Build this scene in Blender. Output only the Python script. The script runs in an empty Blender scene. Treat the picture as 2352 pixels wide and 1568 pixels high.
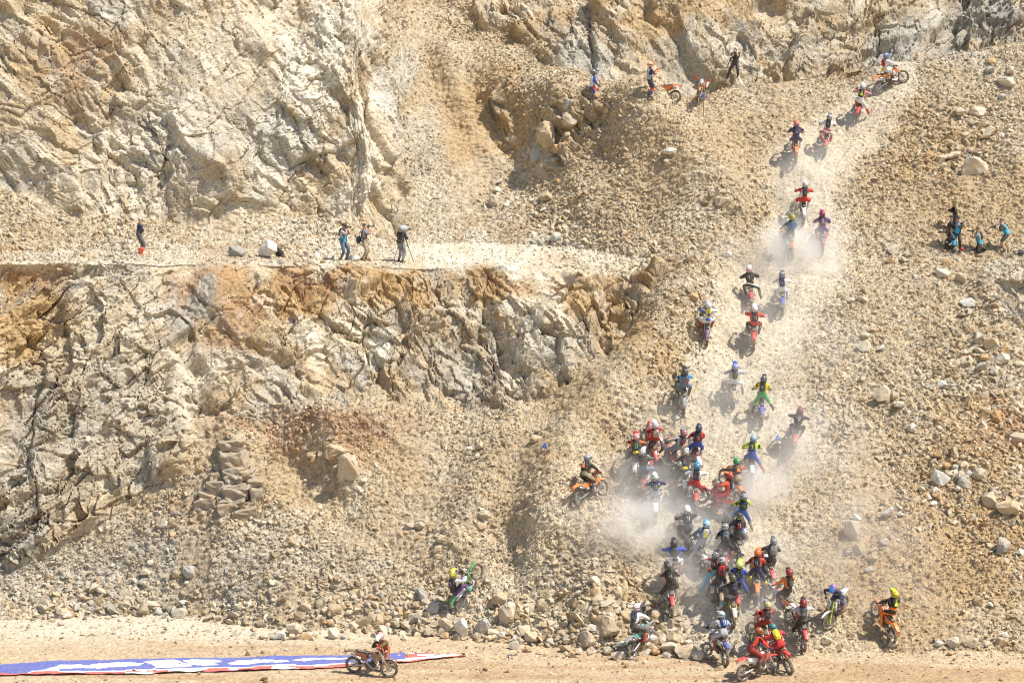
import bpy, math, random
import numpy as np
from mathutils import Vector, Matrix, Euler

# ------------------------------------------------------------------ camera, sky, sun, exposure
scene = bpy.context.scene
col = scene.collection
CAM_Z, PITCH, FPX = 25.0, math.radians(9.2), 4817.0        # FPX: focal length in units of a 2352 px wide frame
cam_d = bpy.data.cameras.new('camera')
cam_d.sensor_width = 36.0
cam_d.lens = 36.0 * FPX / 2352.0
cam_d.clip_start = 1.0
cam_d.clip_end = 2000.0
cam = bpy.data.objects.new('camera', cam_d)
col.objects.link(cam)
cam.location = (0, 0, CAM_Z)
cam.rotation_euler = (math.pi / 2 - PITCH, 0, 0)
scene.camera = cam

SUN_DIR = Vector((0.50, -0.14, 0.85)).normalized()          # towards the sun: high, right of the camera
world = bpy.data.worlds.new('World')
scene.world = world
world.use_nodes = True
wn = world.node_tree.nodes
wl = world.node_tree.links
wn.clear()
sky = wn.new('ShaderNodeTexSky')
sky.sky_type = 'NISHITA'
sky.sun_disc = False
sky.sun_elevation = math.asin(SUN_DIR.z)
sky.sun_rotation = math.atan2(SUN_DIR.x, SUN_DIR.y)
bg = wn.new('ShaderNodeBackground')
bg.inputs['Strength'].default_value = 0.115
wo = wn.new('ShaderNodeOutputWorld')
wl.new(sky.outputs[0], bg.inputs[0])
wl.new(bg.outputs[0], wo.inputs[0])
sun_d = bpy.data.lights.new('sun', 'SUN')
sun_d.energy = 4.7
sun_d.angle = math.radians(0.53)
sun_d.color = (1.0, 0.955, 0.88)
sun = bpy.data.objects.new('sun', sun_d)
sun.rotation_euler = SUN_DIR.to_track_quat('Z', 'Y').to_euler()
sun.location = (30, 20, 60)
col.objects.link(sun)
scene.view_settings.view_transform = 'Standard'
scene.view_settings.look = 'None'
scene.view_settings.gamma = 1.0
scene.view_settings.use_curve_mapping = False
scene.view_settings.exposure = 0.42
scene.cycles.max_bounces = 10
scene.cycles.diffuse_bounces = 3
scene.cycles.volume_bounces = 6
scene.cycles.volume_step_rate = 1.0
scene.cycles.filter_width = 1.15
scene.cycles.volume_max_steps = 128

RNG = np.random.default_rng(7)
random.seed(7)

# ------------------------------------------------------------------ small helpers
SP, CP = math.sin(PITCH), math.cos(PITCH)


def at(px, py, Y):
    """the point at distance Y that the photograph shows at (px, py) of a 2352 x 1568 frame"""
    a, b = (px - 1176.0) / FPX, (784.0 - py) / FPX
    dy = CP + b * SP
    t = Y / dy
    return (t * a, Y, CAM_Z + t * (-SP + b * CP))


def proj(x, y, z):
    zz = z - CAM_Z
    d = y * CP - zz * SP
    d = np.maximum(d, 1.0) if isinstance(d, np.ndarray) else max(d, 1.0)
    return 1176.0 + FPX * x / d, 784.0 - FPX * (y * SP + zz * CP) / d


def _hash(ix, iy, s):
    h = (ix.astype(np.int64) * 374761393 + iy.astype(np.int64) * 668265263 + s * 1442695041) & 0x7fffffff
    h = ((h ^ (h >> 13)) * 1274126177) & 0x7fffffff
    h = ((h ^ (h >> 11)) * 69069 + 12345) & 0x7fffffff
    h = h ^ (h >> 15)
    return (h & 0xffffff).astype(np.float32) / np.float32(0xffffff)


def vnoise(x, y, s=0):
    ix, iy = np.floor(x), np.floor(y)
    fx, fy = (x - ix).astype(np.float32), (y - iy).astype(np.float32)
    fx, fy = fx * fx * (3 - 2 * fx), fy * fy * (3 - 2 * fy)
    a, b = _hash(ix, iy, s), _hash(ix + 1, iy, s)
    c, d = _hash(ix, iy + 1, s), _hash(ix + 1, iy + 1, s)
    return (a + (b - a) * fx) * (1 - fy) + (c + (d - c) * fx) * fy


def fbm(x, y, s=0, octs=4, gain=0.5):
    """about -1 .. 1"""
    t, amp, tot = 0.0, 1.0, 0.0
    for o in range(octs):
        t = t + amp * (vnoise(x * 2 ** o + 17.3 * o, y * 2 ** o - 9.1 * o, s + o * 31) * 2 - 1)
        tot += amp
        amp *= gain
    return t / tot


def worley(x, y, s=0, jit=0.85):
    """nearest cell: F1, F2, id noise (three values), offset to the cell point"""
    ix, iy = np.floor(x), np.floor(y)
    f1 = np.full(x.shape, 9.0, np.float32)
    f2 = f1.copy()
    bx, by = ix.copy(), iy.copy()
    ox, oy = np.zeros_like(f1), np.zeros_like(f1)
    for dj in (-1, 0, 1):
        for di in (-1, 0, 1):
            cx, cy = ix + di, iy + dj
            px = cx + 0.5 + jit * (_hash(cx, cy, s) - 0.5)
            py = cy + 0.5 + jit * (_hash(cx, cy, s + 77) - 0.5)
            ax, ay = (x - px).astype(np.float32), (y - py).astype(np.float32)
            d = np.sqrt(ax * ax + ay * ay)
            m = d < f1
            f2 = np.where(m, f1, np.minimum(f2, d))
            bx, by = np.where(m, cx, bx), np.where(m, cy, by)
            ox, oy = np.where(m, ax, ox), np.where(m, ay, oy)
            f1 = np.where(m, d, f1)
    return f1, f2, _hash(bx, by, s + 5), _hash(bx, by, s + 6), _hash(bx, by, s + 7), ox, oy


def sstep(a, b, x):
    t = np.clip((x - a) / (b - a), 0, 1)
    return t * t * (3 - 2 * t)


def in_poly(px, py, pts):
    inside = np.zeros(px.shape, bool)
    n = len(pts)
    for i in range(n):
        x1, y1 = pts[i]
        x2, y2 = pts[(i + 1) % n]
        if y1 == y2:
            continue
        c = ((y1 > py) != (y2 > py)) & (px < (x2 - x1) * (py - y1) / (y2 - y1) + x1)
        inside ^= c
    return inside


def seg_dist(px, py, pts):
    """distance to a polyline"""
    best = np.full(px.shape, 1e9)
    for (x1, y1), (x2, y2) in zip(pts[:-1], pts[1:]):
        vx, vy = x2 - x1, y2 - y1
        t = np.clip(((px - x1) * vx + (py - y1) * vy) / (vx * vx + vy * vy), 0, 1)
        best = np.minimum(best, np.hypot(px - x1 - t * vx, py - y1 - t * vy))
    return best


# ------------------------------------------------------------------ the quarry: profiles across the hillside
def on_floor(px, py):
    b = (784.0 - py) / FPX
    Y = -CAM_Z * (CP + b * SP) / (-SP + b * CP)
    return at(px, py, Y)


ROWS = []
# front of the modelled floor
ROWS.append([(-60.0, 66.0, 0.0), (60.0, 66.0, 0.0)])
# toe of the rubble on the floor
ROWS.append([on_floor(*p) for p in ((-250, 1430), (0, 1425), (400, 1412), (640, 1446), (900, 1455), (1200, 1478),
                                   (1450, 1500), (1700, 1508), (2000, 1500), (2352, 1498), (2600, 1498))])
# foot of the lower cliff; on the right a point of the long spoil slope
ROWS.append([at(*p) for p in ((-250, 1290, 85.6), (0, 1290, 86.0), (200, 1230, 86.6), (330, 1150, 87.6), (450, 1010, 88.6), (640, 940, 90.0),
                             (800, 915, 90.6), (1000, 945, 90.6), (1100, 955, 90.8), (1250, 925, 91.6), (1350, 870, 92.8),
                             (1450, 780, 94.8), (1540, 690, 96.6), (1650, 700, 96.7), (1800, 700, 96.8), (2000, 700, 96.8),
                             (2200, 700, 96.8), (2300, 735, 95.9), (2352, 770, 95.4), (2600, 800, 95))])
# edge of the terrace
ROWS.append([at(*p) for p in ((-250, 605, 90.5), (0, 603, 90.8), (300, 602, 92.2), (640, 604, 95.0), (900, 606, 96.3), (1100, 616, 97.0),
                             (1300, 627, 97.6), (1450, 632, 97.9), (1560, 636, 98.1), (1700, 642, 98.6), (2000, 650, 98.6), (2200, 640, 98.8),
                             (2270, 634, 97.6), (2352, 632, 97.4), (2600, 630, 97))])
# back of the terrace
ROWS.append([at(*p) for p in ((-250, 580, 95.0), (0, 580, 95.2), (300, 577, 96.8), (640, 574, 99.5), (900, 566, 102.5), (960, 562, 103.6), (1100, 560, 103.6),
                             (1300, 566, 102.6), (1450, 590, 100.4), (1560, 605, 99.4), (1700, 610, 100.2), (2000, 612, 100.3),
                             (2200, 605, 100.3), (2270, 598, 100.8), (2352, 596, 101.3), (2600, 596, 101))])
# foot of the upper left cliff; right: half way up
ROWS.append([at(*p) for p in ((-250, 430, 98.6), (0, 450, 98.2), (200, 500, 98.6), (450, 500, 99.6), (640, 490, 102.0), (800, 500, 103.2), (880, 515, 103.8),
                             (935, 455, 106.4), (980, 420, 107.8), (1100, 400, 108.4), (1250, 400, 107.0), (1350, 410, 105.0), (1450, 420, 103.6),
                             (1560, 420, 103.8), (1700, 420, 105.0), (2000, 420, 105.2), (2200, 410, 105.4), (2352, 390, 105.8), (2600, 390, 106))])
# crest of the spoil heap; left: up the cliff
ROWS.append([at(*p) for p in ((-250, 200, 101.6), (0, 220, 101.2), (200, 230, 101.2), (450, 230, 102.4), (640, 230, 104.4), (800, 230, 105.4), (858, 230, 106.0), (890, 232, 108.4),
                             (935, 240, 112.0), (980, 230, 113.2), (1100, 210, 113.6), (1250, 215, 112.0), (1350, 222, 110.0), (1450, 226, 108.6),
                             (1560, 228, 108.8), (1640, 220, 109.6), (1700, 196, 110.6), (1850, 190, 111.6), (2000, 176, 112.4), (2100, 168, 113.2),
                             (2200, 148, 113.6), (2352, 120, 114.2), (2600, 90, 115))])
# behind the crest, the foot of the upper right cliff
ROWS.append([at(*p) for p in ((-250, 0, 103.8), (0, 0, 103.8), (200, 0, 103.6), (450, 0, 104.6), (640, 0, 106.6), (800, 0, 107.6), (840, 0, 108.4), (875, 0, 112.5),
                             (925, 0, 119.5), (980, 0, 120.6), (1080, 40, 119.6), (1180, 90, 117.8), (1260, 160, 115.0), (1350, 232, 112.6), (1450, 240, 112.2),
                             (1560, 240, 112.6), (1700, 212, 114.0), (1850, 204, 115.2), (2000, 192, 116.2), (2200, 168, 117.4), (2352, 140, 118.2), (2600, 110, 119))])
# top of the quarry face, above the frame
ROWS.append([at(*p) for p in ((-250, -420, 109.0), (0, -420, 109.0), (450, -420, 109.8), (800, -420, 113.0), (850, -420, 116.0), (900, -420, 132.0), (980, -420, 133.0),
                             (1180, -420, 131.0), (1350, -420, 127.6), (1560, -420, 126.8), (1850, -420, 127.6), (2200, -420, 128.0), (2600, -420, 128.5))])

STEP = 0.062
XU = np.arange(-31.6, 31.6, STEP)                     # key rows are smoothed on an even spacing
XS = np.concatenate([XU[XU < -7.9], np.arange(-7.9, -4.5, 0.022), XU[XU > -4.49]])   # closer columns where the upper cliff turns its flank
NXc = len(XS)


def row_at(row, xs):
    r = np.array(row)
    o = np.argsort(r[:, 0])
    r = r[o]
    return np.interp(xs, r[:, 0], r[:, 1]), np.interp(xs, r[:, 0], r[:, 2])


KY = np.zeros((len(ROWS), len(XU)))
KZ = np.zeros((len(ROWS), len(XU)))
for i, r in enumerate(ROWS):
    KY[i], KZ[i] = row_at(r, XU)
    k = 9 if i in (3,) else 21                       # ease the corners between the stations
    pad = k // 2
    ker = np.hanning(k + 2)[1:-1]
    ker /= ker.sum()
    KY[i] = np.convolve(np.pad(KY[i], pad, 'edge'), ker, 'valid')
    KZ[i] = np.convolve(np.pad(KZ[i], pad, 'edge'), ker, 'valid')
KZ[1] = 0.0
KY = np.array([np.interp(XS, XU, k) for k in KY])
KZ = np.array([np.interp(XS, XU, k) for k in KZ])
# curved profiles (a third point inside each span), then equal steps along every column
sub_y, sub_z, wts = [KY[0]], [KZ[0]], []
SAG = (0, -0.25, 0.0, 0.0, -0.15, 0.0, 0.0, 0.0)      # talus sags a little
WT = (0.62, 1.0, 1.0, 0.8, 1.0, 1.0, 0.62, 0.62)
for i in range(len(ROWS) - 1):
    ym, zm = (KY[i] + KY[i + 1]) / 2, (KZ[i] + KZ[i + 1]) / 2 + SAG[i]
    sub_y += [ym, KY[i + 1]]
    sub_z += [zm, KZ[i + 1]]
    wts += [WT[i], WT[i]]
sub_y, sub_z = np.array(sub_y), np.array(sub_z)
seg = np.hypot(np.diff(sub_y, axis=0), np.diff(sub_z, axis=0)) * np.array(wts)[:, None]
cum = np.vstack([np.zeros(NXc), np.cumsum(seg, axis=0)])
NR = 900
NLOW = 420
GY = np.zeros((NR, NXc))
GZ = np.zeros((NR, NXc))
for j in range(NXc):
    e = cum[6, j]                                     # the terrace edge falls on the same row in every column
    t = np.concatenate([np.linspace(0, e, NLOW, endpoint=False), np.linspace(e, cum[-1, j], NR - NLOW)])
    GY[:, j] = np.interp(t, cum[:, j], sub_y[:, j])
    GZ[:, j] = np.interp(t, cum[:, j], sub_z[:, j])
GX = np.broadcast_to(XS, GY.shape).copy()
KEYF = cum[::2].copy()                               # where the key rows fall, 0..1 up each column
fe = NLOW / (NR - 1)
for i in range(len(KEYF)):
    KEYF[i] = KEYF[i] / cum[6] * fe if i <= 3 else fe + (KEYF[i] - cum[6]) / (cum[-1] - cum[6]) * (1 - fe)


def normals(X, Y, Z):
    ax, ay, az = np.gradient(X, axis=1), np.gradient(Y, axis=1), np.gradient(Z, axis=1)
    bx, by, bz = np.gradient(X, axis=0), np.gradient(Y, axis=0), np.gradient(Z, axis=0)
    nx, ny, nz = ay * bz - az * by, az * bx - ax * bz, ax * by - ay * bx
    l = np.sqrt(nx * nx + ny * ny + nz * nz) + 1e-9
    return nx / l, ny / l, nz / l


U, V = proj(GX, GY, GZ)                              # where each point of the bare surface stands in the picture
wob = fbm(GX * 0.55, (GZ + GY) * 0.55, 3, 4) * 26
wob2 = fbm(GX * 0.55 + 40, (GZ + GY) * 0.55, 4, 4) * 26
UW, VW = U + wob, V + wob2

TROW = np.linspace(0, 1, NR)[:, None] * np.ones((1, NXc))
Z_TERR = (TROW >= KEYF[3]) & (TROW < KEYF[4])


def soft2(m, r):
    return soft(m, r)


def soft(mask, r=6):
    m = mask.astype(np.float32)
    k = np.hanning(2 * r + 3)[1:-1]
    k /= k.sum()
    m = np.apply_along_axis(lambda a: np.convolve(np.pad(a, r, 'edge'), k, 'valid'), 0, m)
    m = np.apply_along_axis(lambda a: np.convolve(np.pad(a, r, 'edge'), k, 'valid'), 1, m)
    return m


BELOW_EDGE = TROW < KEYF[3]
P_LOW = [(-400, 560), (1560, 560), (1548, 650), (1500, 700), (1440, 790), (1390, 850), (1280, 900), (1150, 955), (1060, 950), (980, 915),
         (880, 905), (760, 935), (700, 945), (560, 930), (450, 975), (410, 1090), (310, 1170), (200, 1220), (120, 1265), (60, 1290), (-400, 1290)]
P_OUT = [(455, 1110), (520, 1035), (560, 1060), (605, 1165), (560, 1205), (460, 1190)]
P_UPL = [(-400, -900), (850, -900), (862, 60), (880, 150), (915, 300), (925, 470), (908, 525), (800, 500), (700, 495), (600, 480), (450, 505),
         (330, 490), (200, 500), (100, 470), (0, 440), (-400, 420)]
P_UPR = [(1080, -900), (1080, 40), (1150, 70), (1235, 90), (1290, 190), (1340, 212), (1420, 232), (1500, 236), (1640, 225), (1700, 210), (2000, 190),
         (2100, 182), (2352, 140), (2700, 100), (2700, -900)]
P_MID = [(1228, 300), (1300, 235), (1385, 232), (1395, 300), (1262, 385), (1222, 372)]
P_MID2 = [(1118, 215), (1170, 210), (1175, 320), (1130, 335), (1118, 300)]
P_RT = [(2262, 634), (2700, 630), (2700, 800), (2352, 770), (2310, 710)]
ABOVE_CREST = TROW >= KEYF[6] + (KEYF[7] - KEYF[6]) * 0.75
rock_low = in_poly(UW, VW, P_LOW) & BELOW_EDGE
rock_out = in_poly(UW, VW, P_OUT)
rock_upl = in_poly(UW, VW, P_UPL) & (TROW > KEYF[4])
rock_upr = in_poly(UW, VW, P_UPR) & (ABOVE_CREST | (U < 1350)) & (TROW > KEYF[5])
rock_mid = in_poly(UW, VW, P_MID) | in_poly(UW, VW, P_MID2)
rock_rt = in_poly(UW * 0.5 + U * 0.5, V, P_RT) & BELOW_EDGE
rock_out = rock_out & False                          # the stepped outcrop is built of its own blocks
ROCKM = rock_low | rock_upl | rock_upr | rock_mid | rock_rt
ROCK = soft(ROCKM, 5)
FLOORM = TROW < KEYF[1]
FLOOR = soft(FLOORM, 6)
TERR = soft(Z_TERR & (U < 1640), 5)
TERR = np.maximum(TERR, soft(Z_TERR & (U > 2262), 4))

# ---- broad shape: spurs, gullies and mounds
nx, ny, nz = normals(GX, GY, GZ)
S = 52.0


def ridge(pts, w, amp, only=None):
    d = seg_dist(U, V, pts) / S
    g = amp * np.exp(-(d / w) ** 2)
    return g if only is None else g * only


broad = np.zeros_like(GX)
below = soft(BELOW_EDGE & ~FLOORM, 3)
above = soft(TROW > KEYF[4], 3)
broad += ridge([(1580, 690), (1520, 800), (1450, 900), (1350, 1010), (1285, 1110), (1240, 1210)], 1.9, 2.0, below)
broad += ridge([(1180, 990), (1110, 1100), (1060, 1250)], 1.2, 0.75, below)
broad -= ridge([(1190, 1150), (1180, 1280)], 0.9, 0.5, below)
broad += ridge([(1330, 1190), (1400, 1260), (1380, 1400)], 1.2, 0.8, below)
broad -= ridge([(1420, 800), (1310, 930), (1210, 1040)], 1.4, 0.4, below)
broad += ridge([(560, 1010), (700, 1000), (860, 960)], 0.8, 0.5, below)
broad -= ridge([(640, 1030), (700, 1110), (760, 1150)], 1.3, 0.7, below)
broad += ridge([(530, 1060), (530, 1190)], 1.0, 0.45, below)
broad += ridge([(740, 960), (800, 1100)], 0.7, 0.5, below)
broad += ridge([(1060, 150), (1180, 200), (1300, 235)], 1.0, 0.7, above)
broad -= ridge([(1080, 250), (1180, 390)], 1.5, 1.3, above)
broad += ridge([(1010, 120), (1075, 250), (1140, 360)], 0.6, 0.5, above)
broad += ridge([(1330, 230), (1480, 250), (1420, 330)], 1.2, 0.7, above)
broad += ridge([(1480, 260), (1600, 380), (1690, 500)], 1.2, 1.1, above)
broad -= ridge([(1400, 350), (1480, 470)], 1.2, 0.6, above)
broad += ridge([(2090, 190), (2352, 180)], 2.0, 0.6, above)
broad += ridge([(2352, 830), (2200, 950), (2300, 1200)], 2.6, 0.5, below)
# bays and buttresses of the rock faces
rn = fbm(GX * 0.20, GZ * 0.16 + GY * .05, 11, 3)
broad += rn * 1.15 * soft(ROCKM, 14)
lump = 1 - 0.85 * FLOOR
broad += fbm(GX * 0.35, (GY + GZ) * 0.3, 21, 3) * 0.35 * lump * (1 - ROCK) * (1 - TERR)
X1, Y1, Z1 = GX + nx * broad, GY + ny * broad, GZ + nz * broad
nx, ny, nz = normals(X1, Y1, Z1)

# ---- fractured rock: faceted blocks at several sizes, laid along the joints of each face
sx_ = np.sqrt(np.gradient(XS)[None, :] ** 2 + np.gradient(GY, axis=1) ** 2 + np.gradient(GZ, axis=1) ** 2)
DX = np.cumsum(sx_, axis=1)                          # measured along the face, so that nothing stretches where it turns
DX = DX - DX[:, :1] + XS[0]
DX = np.where((U > 1020) & (V < 600), GX, DX)
STR = np.clip(0.22 / sx_, 0.2, 1)
DW = GZ * 1.05 + GY * 0.12
wx = fbm(DX * 0.6, DW * 0.6, 51, 4) * 0.42
wy = fbm(DX * 0.6 + 30, DW * 0.6, 52, 4) * 0.42
ang = np.full(GX.shape, -52.0)                       # upper left: slabs falling to the right
_bw = U + fbm(DX * .3, DW * .3, 54, 3) * 130
ang = np.where(V > 590, np.where(_bw < 470 - (V - 700) * 0.1, 38.0, -38.0), ang)
ang = np.where((V > 590) & (_bw > 900), -52.0, ang)
ang = np.where((V < 300) & (U > 1000), np.where(_bw > 1800, 42.0, -55.0), ang)
ang = np.where((V < 590) & (_bw < 250) & (U < 1000), -35.0, ang)
ang = np.where(rock_out, 8.0, ang)
angs = np.radians(ang)
ca, sa = np.cos(angs), np.sin(angs)
PA = (DX + wx) * ca + (DW + wy) * sa + ang * 3       # along the bedding
PB = -(DX + wx) * sa + (DW + wy) * ca
slab = sstep(-0.15, 0.35, fbm(DX * 0.22 + 5, DW * 0.22, 61, 2) + np.where(rock_upl & (U < 900), 0.55, 0.0))   # smooth slabs vs shattered parts
dirt = sstep(0.05, 0.4, fbm(DX * 0.25 + 9, DW * 0.25 - 4, 63, 3) + np.where((V > 600) & (V < 700) & (U > 420), 0.22, 0.0)
             + np.where((U > 1240) & (V < 90) & (U < 1750), 0.3, 0.0) + np.where((U < 120) & (V > 640) & (V < 800), 0.35, 0.0))
fac = np.zeros_like(GX)
tone = np.zeros_like(GX)
crack = np.zeros_like(GX)
for (size, amp, an, tilt, sd, kind) in ((4.6, 0.80, 1.9, 0.65, 101, 0), (2.1, 0.58, 1.7, 0.85, 102, 0), (1.0, 0.36, 1.5, 1.0, 103, 1),
                                        (0.48, 0.20, 1.4, 1.1, 104, 1), (0.23, 0.085, 1.3, 1.1, 105, 1)):
    f1, f2, h0, h1, h2, ox, oy = worley(PA / (size * an), PB / size, sd)
    blk = (h0 - 0.5) + tilt * ((h1 - 0.5) * ox * 1.6 + (h2 - 0.5) * oy * 2.2)
    a = amp * (1 - 0.60 * slab if kind else 1) * (1 - 0.35 * dirt * (0 if size > 2 else 1))
    if size > 1.5:
        fac += soft2(blk * a, 3) * STR
    else:
        fac += blk * a * STR
    if size < 3:
        tone = tone + (h1 - 0.5) * (0.10 if size > 0.4 else 0.06)
    e = 1 - sstep(0.0, 0.045 if size > 0.9 else 0.07, f2 - f1)
    keep = (h2 > np.where(slab > 0.5, 0.6, 0.35))
    dpt = min(0.20, 0.14 * size ** 0.7) * (0.45 if size > 4 else 1) * (1 - 0.6 * dirt) * (1 - (0.55 * slab if kind else 0.25 * slab))
    fac -= e * dpt * keep
    crack = np.maximum(crack, e * keep * min(1, 0.45 + size * 0.2))
fine = fbm(DX * 5, DW * 5, 71, 3)
fac += fine * 0.035 * (0.5 + dirt)
fac += fbm(PA * 0.8, PB * 3.2, 72, 3) * 0.14 * (1 - dirt * 0.5) * ~rock_out
saw = PB * 1.1 + fbm(PA * 0.5, PB * 0.5, 73, 3) * 1.6
ledge = ~rock_out * sstep(-0.1, 0.3, fbm(DX * 0.3, DW * 0.3, 74, 2))
fac += ((saw - np.floor(saw)) - 0.5) * 0.34 * ledge * (1 - 0.6 * slab)
# ---- rubble ground between the stones, sandy floor
g1, g2, k0, k1, k2, _a, _b = worley(GX * 3.1, (GY * 0.8 + GZ * 0.8) * 3.1, 201)
pebb = sstep(0.62, 0.1, g1) * (0.3 + k0) * 0.085
h1_, h2_, m0, m1, m2, _a, _b = worley(GX * 7.0, (GY * 0.8 + GZ * 0.8) * 7.0, 202)
pebb += sstep(0.62, 0.1, h1_) * (0.3 + m0) * 0.035
loose = pebb + fbm(GX * 1.3, (GY + GZ) * 1.2, 203, 3) * 0.10
TRACKC = [(2060, 190), (1990, 250), (1900, 330), (1850, 400), (1850, 500), (1840, 600), (1790, 680), (1720, 780), (1700, 900), (1740, 980), (1680, 1080), (1620, 1180),
          (1640, 1280), (1680, 1400), (1720, 1500)]
TRACKW = np.interp(V, [180, 350, 500, 620, 800, 1000, 1200, 1400, 1520], [45, 100, 90, 110, 110, 150, 170, 140, 120])
td = seg_dist(U, V, TRACKC)
TRACK = sstep(1.25, 0.5, (td + wob * 0.9) / TRACKW) * (1 - ROCK) * (1 - FLOOR)
TRACK = np.where((U < 1250), 0, TRACK)
rut = fbm((U - np.interp(V, [180, 350, 600, 900, 1200, 1500], [2040, 1880, 1840, 1700, 1640, 1720])) * 0.045 + fbm(GX * 0.5, GY * 0.5, 211, 2) * 1.3, GY * 0.16, 212, 3)
rut = sstep(0.26, 0.0, np.abs(rut)) * TRACK
loose = loose * (1 - 0.55 * TRACK) - rut * 0.03
fac = fac * (0.1 + 0.9 * STR)
lip = 1 - 0.75 * np.exp(-np.abs(TROW - KEYF[3]) * NR / 12.0)
disp = ROCK * fac * lip + (1 - ROCK) * (loose * (1 - 0.8 * FLOOR) * (1 - 0.55 * TERR))
disp += FLOOR * (fbm(GX * 0.5, GY * 1.1, 301, 3) * 0.035 + fbm(GX * 0.9, GY * 4.5, 302, 3) * 0.02 * (GY < 80))
X2, Y2, Z2 = X1 + nx * disp, Y1 + ny * disp, Z1 + nz * disp
U2, V2 = proj(X2, Y2, Z2)

# ------------------------------------------------------------------ colours of the ground itself
CREAM = np.array((0.52, 0.425, 0.285))
PALE = np.array((0.63, 0.565, 0.44))
TAN = np.array((0.43, 0.315, 0.18))
OCHRE = np.array((0.44, 0.285, 0.125))
BROWN = np.array((0.30, 0.185, 0.105))
RUST = np.array((0.36, 0.20, 0.105))
GREY = np.array((0.38, 0.355, 0.30))
DGREY = np.array((0.215, 0.215, 0.205))
WHITE = np.array((0.69, 0.635, 0.52))
SAND = np.array((0.50, 0.375, 0.235))

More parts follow.
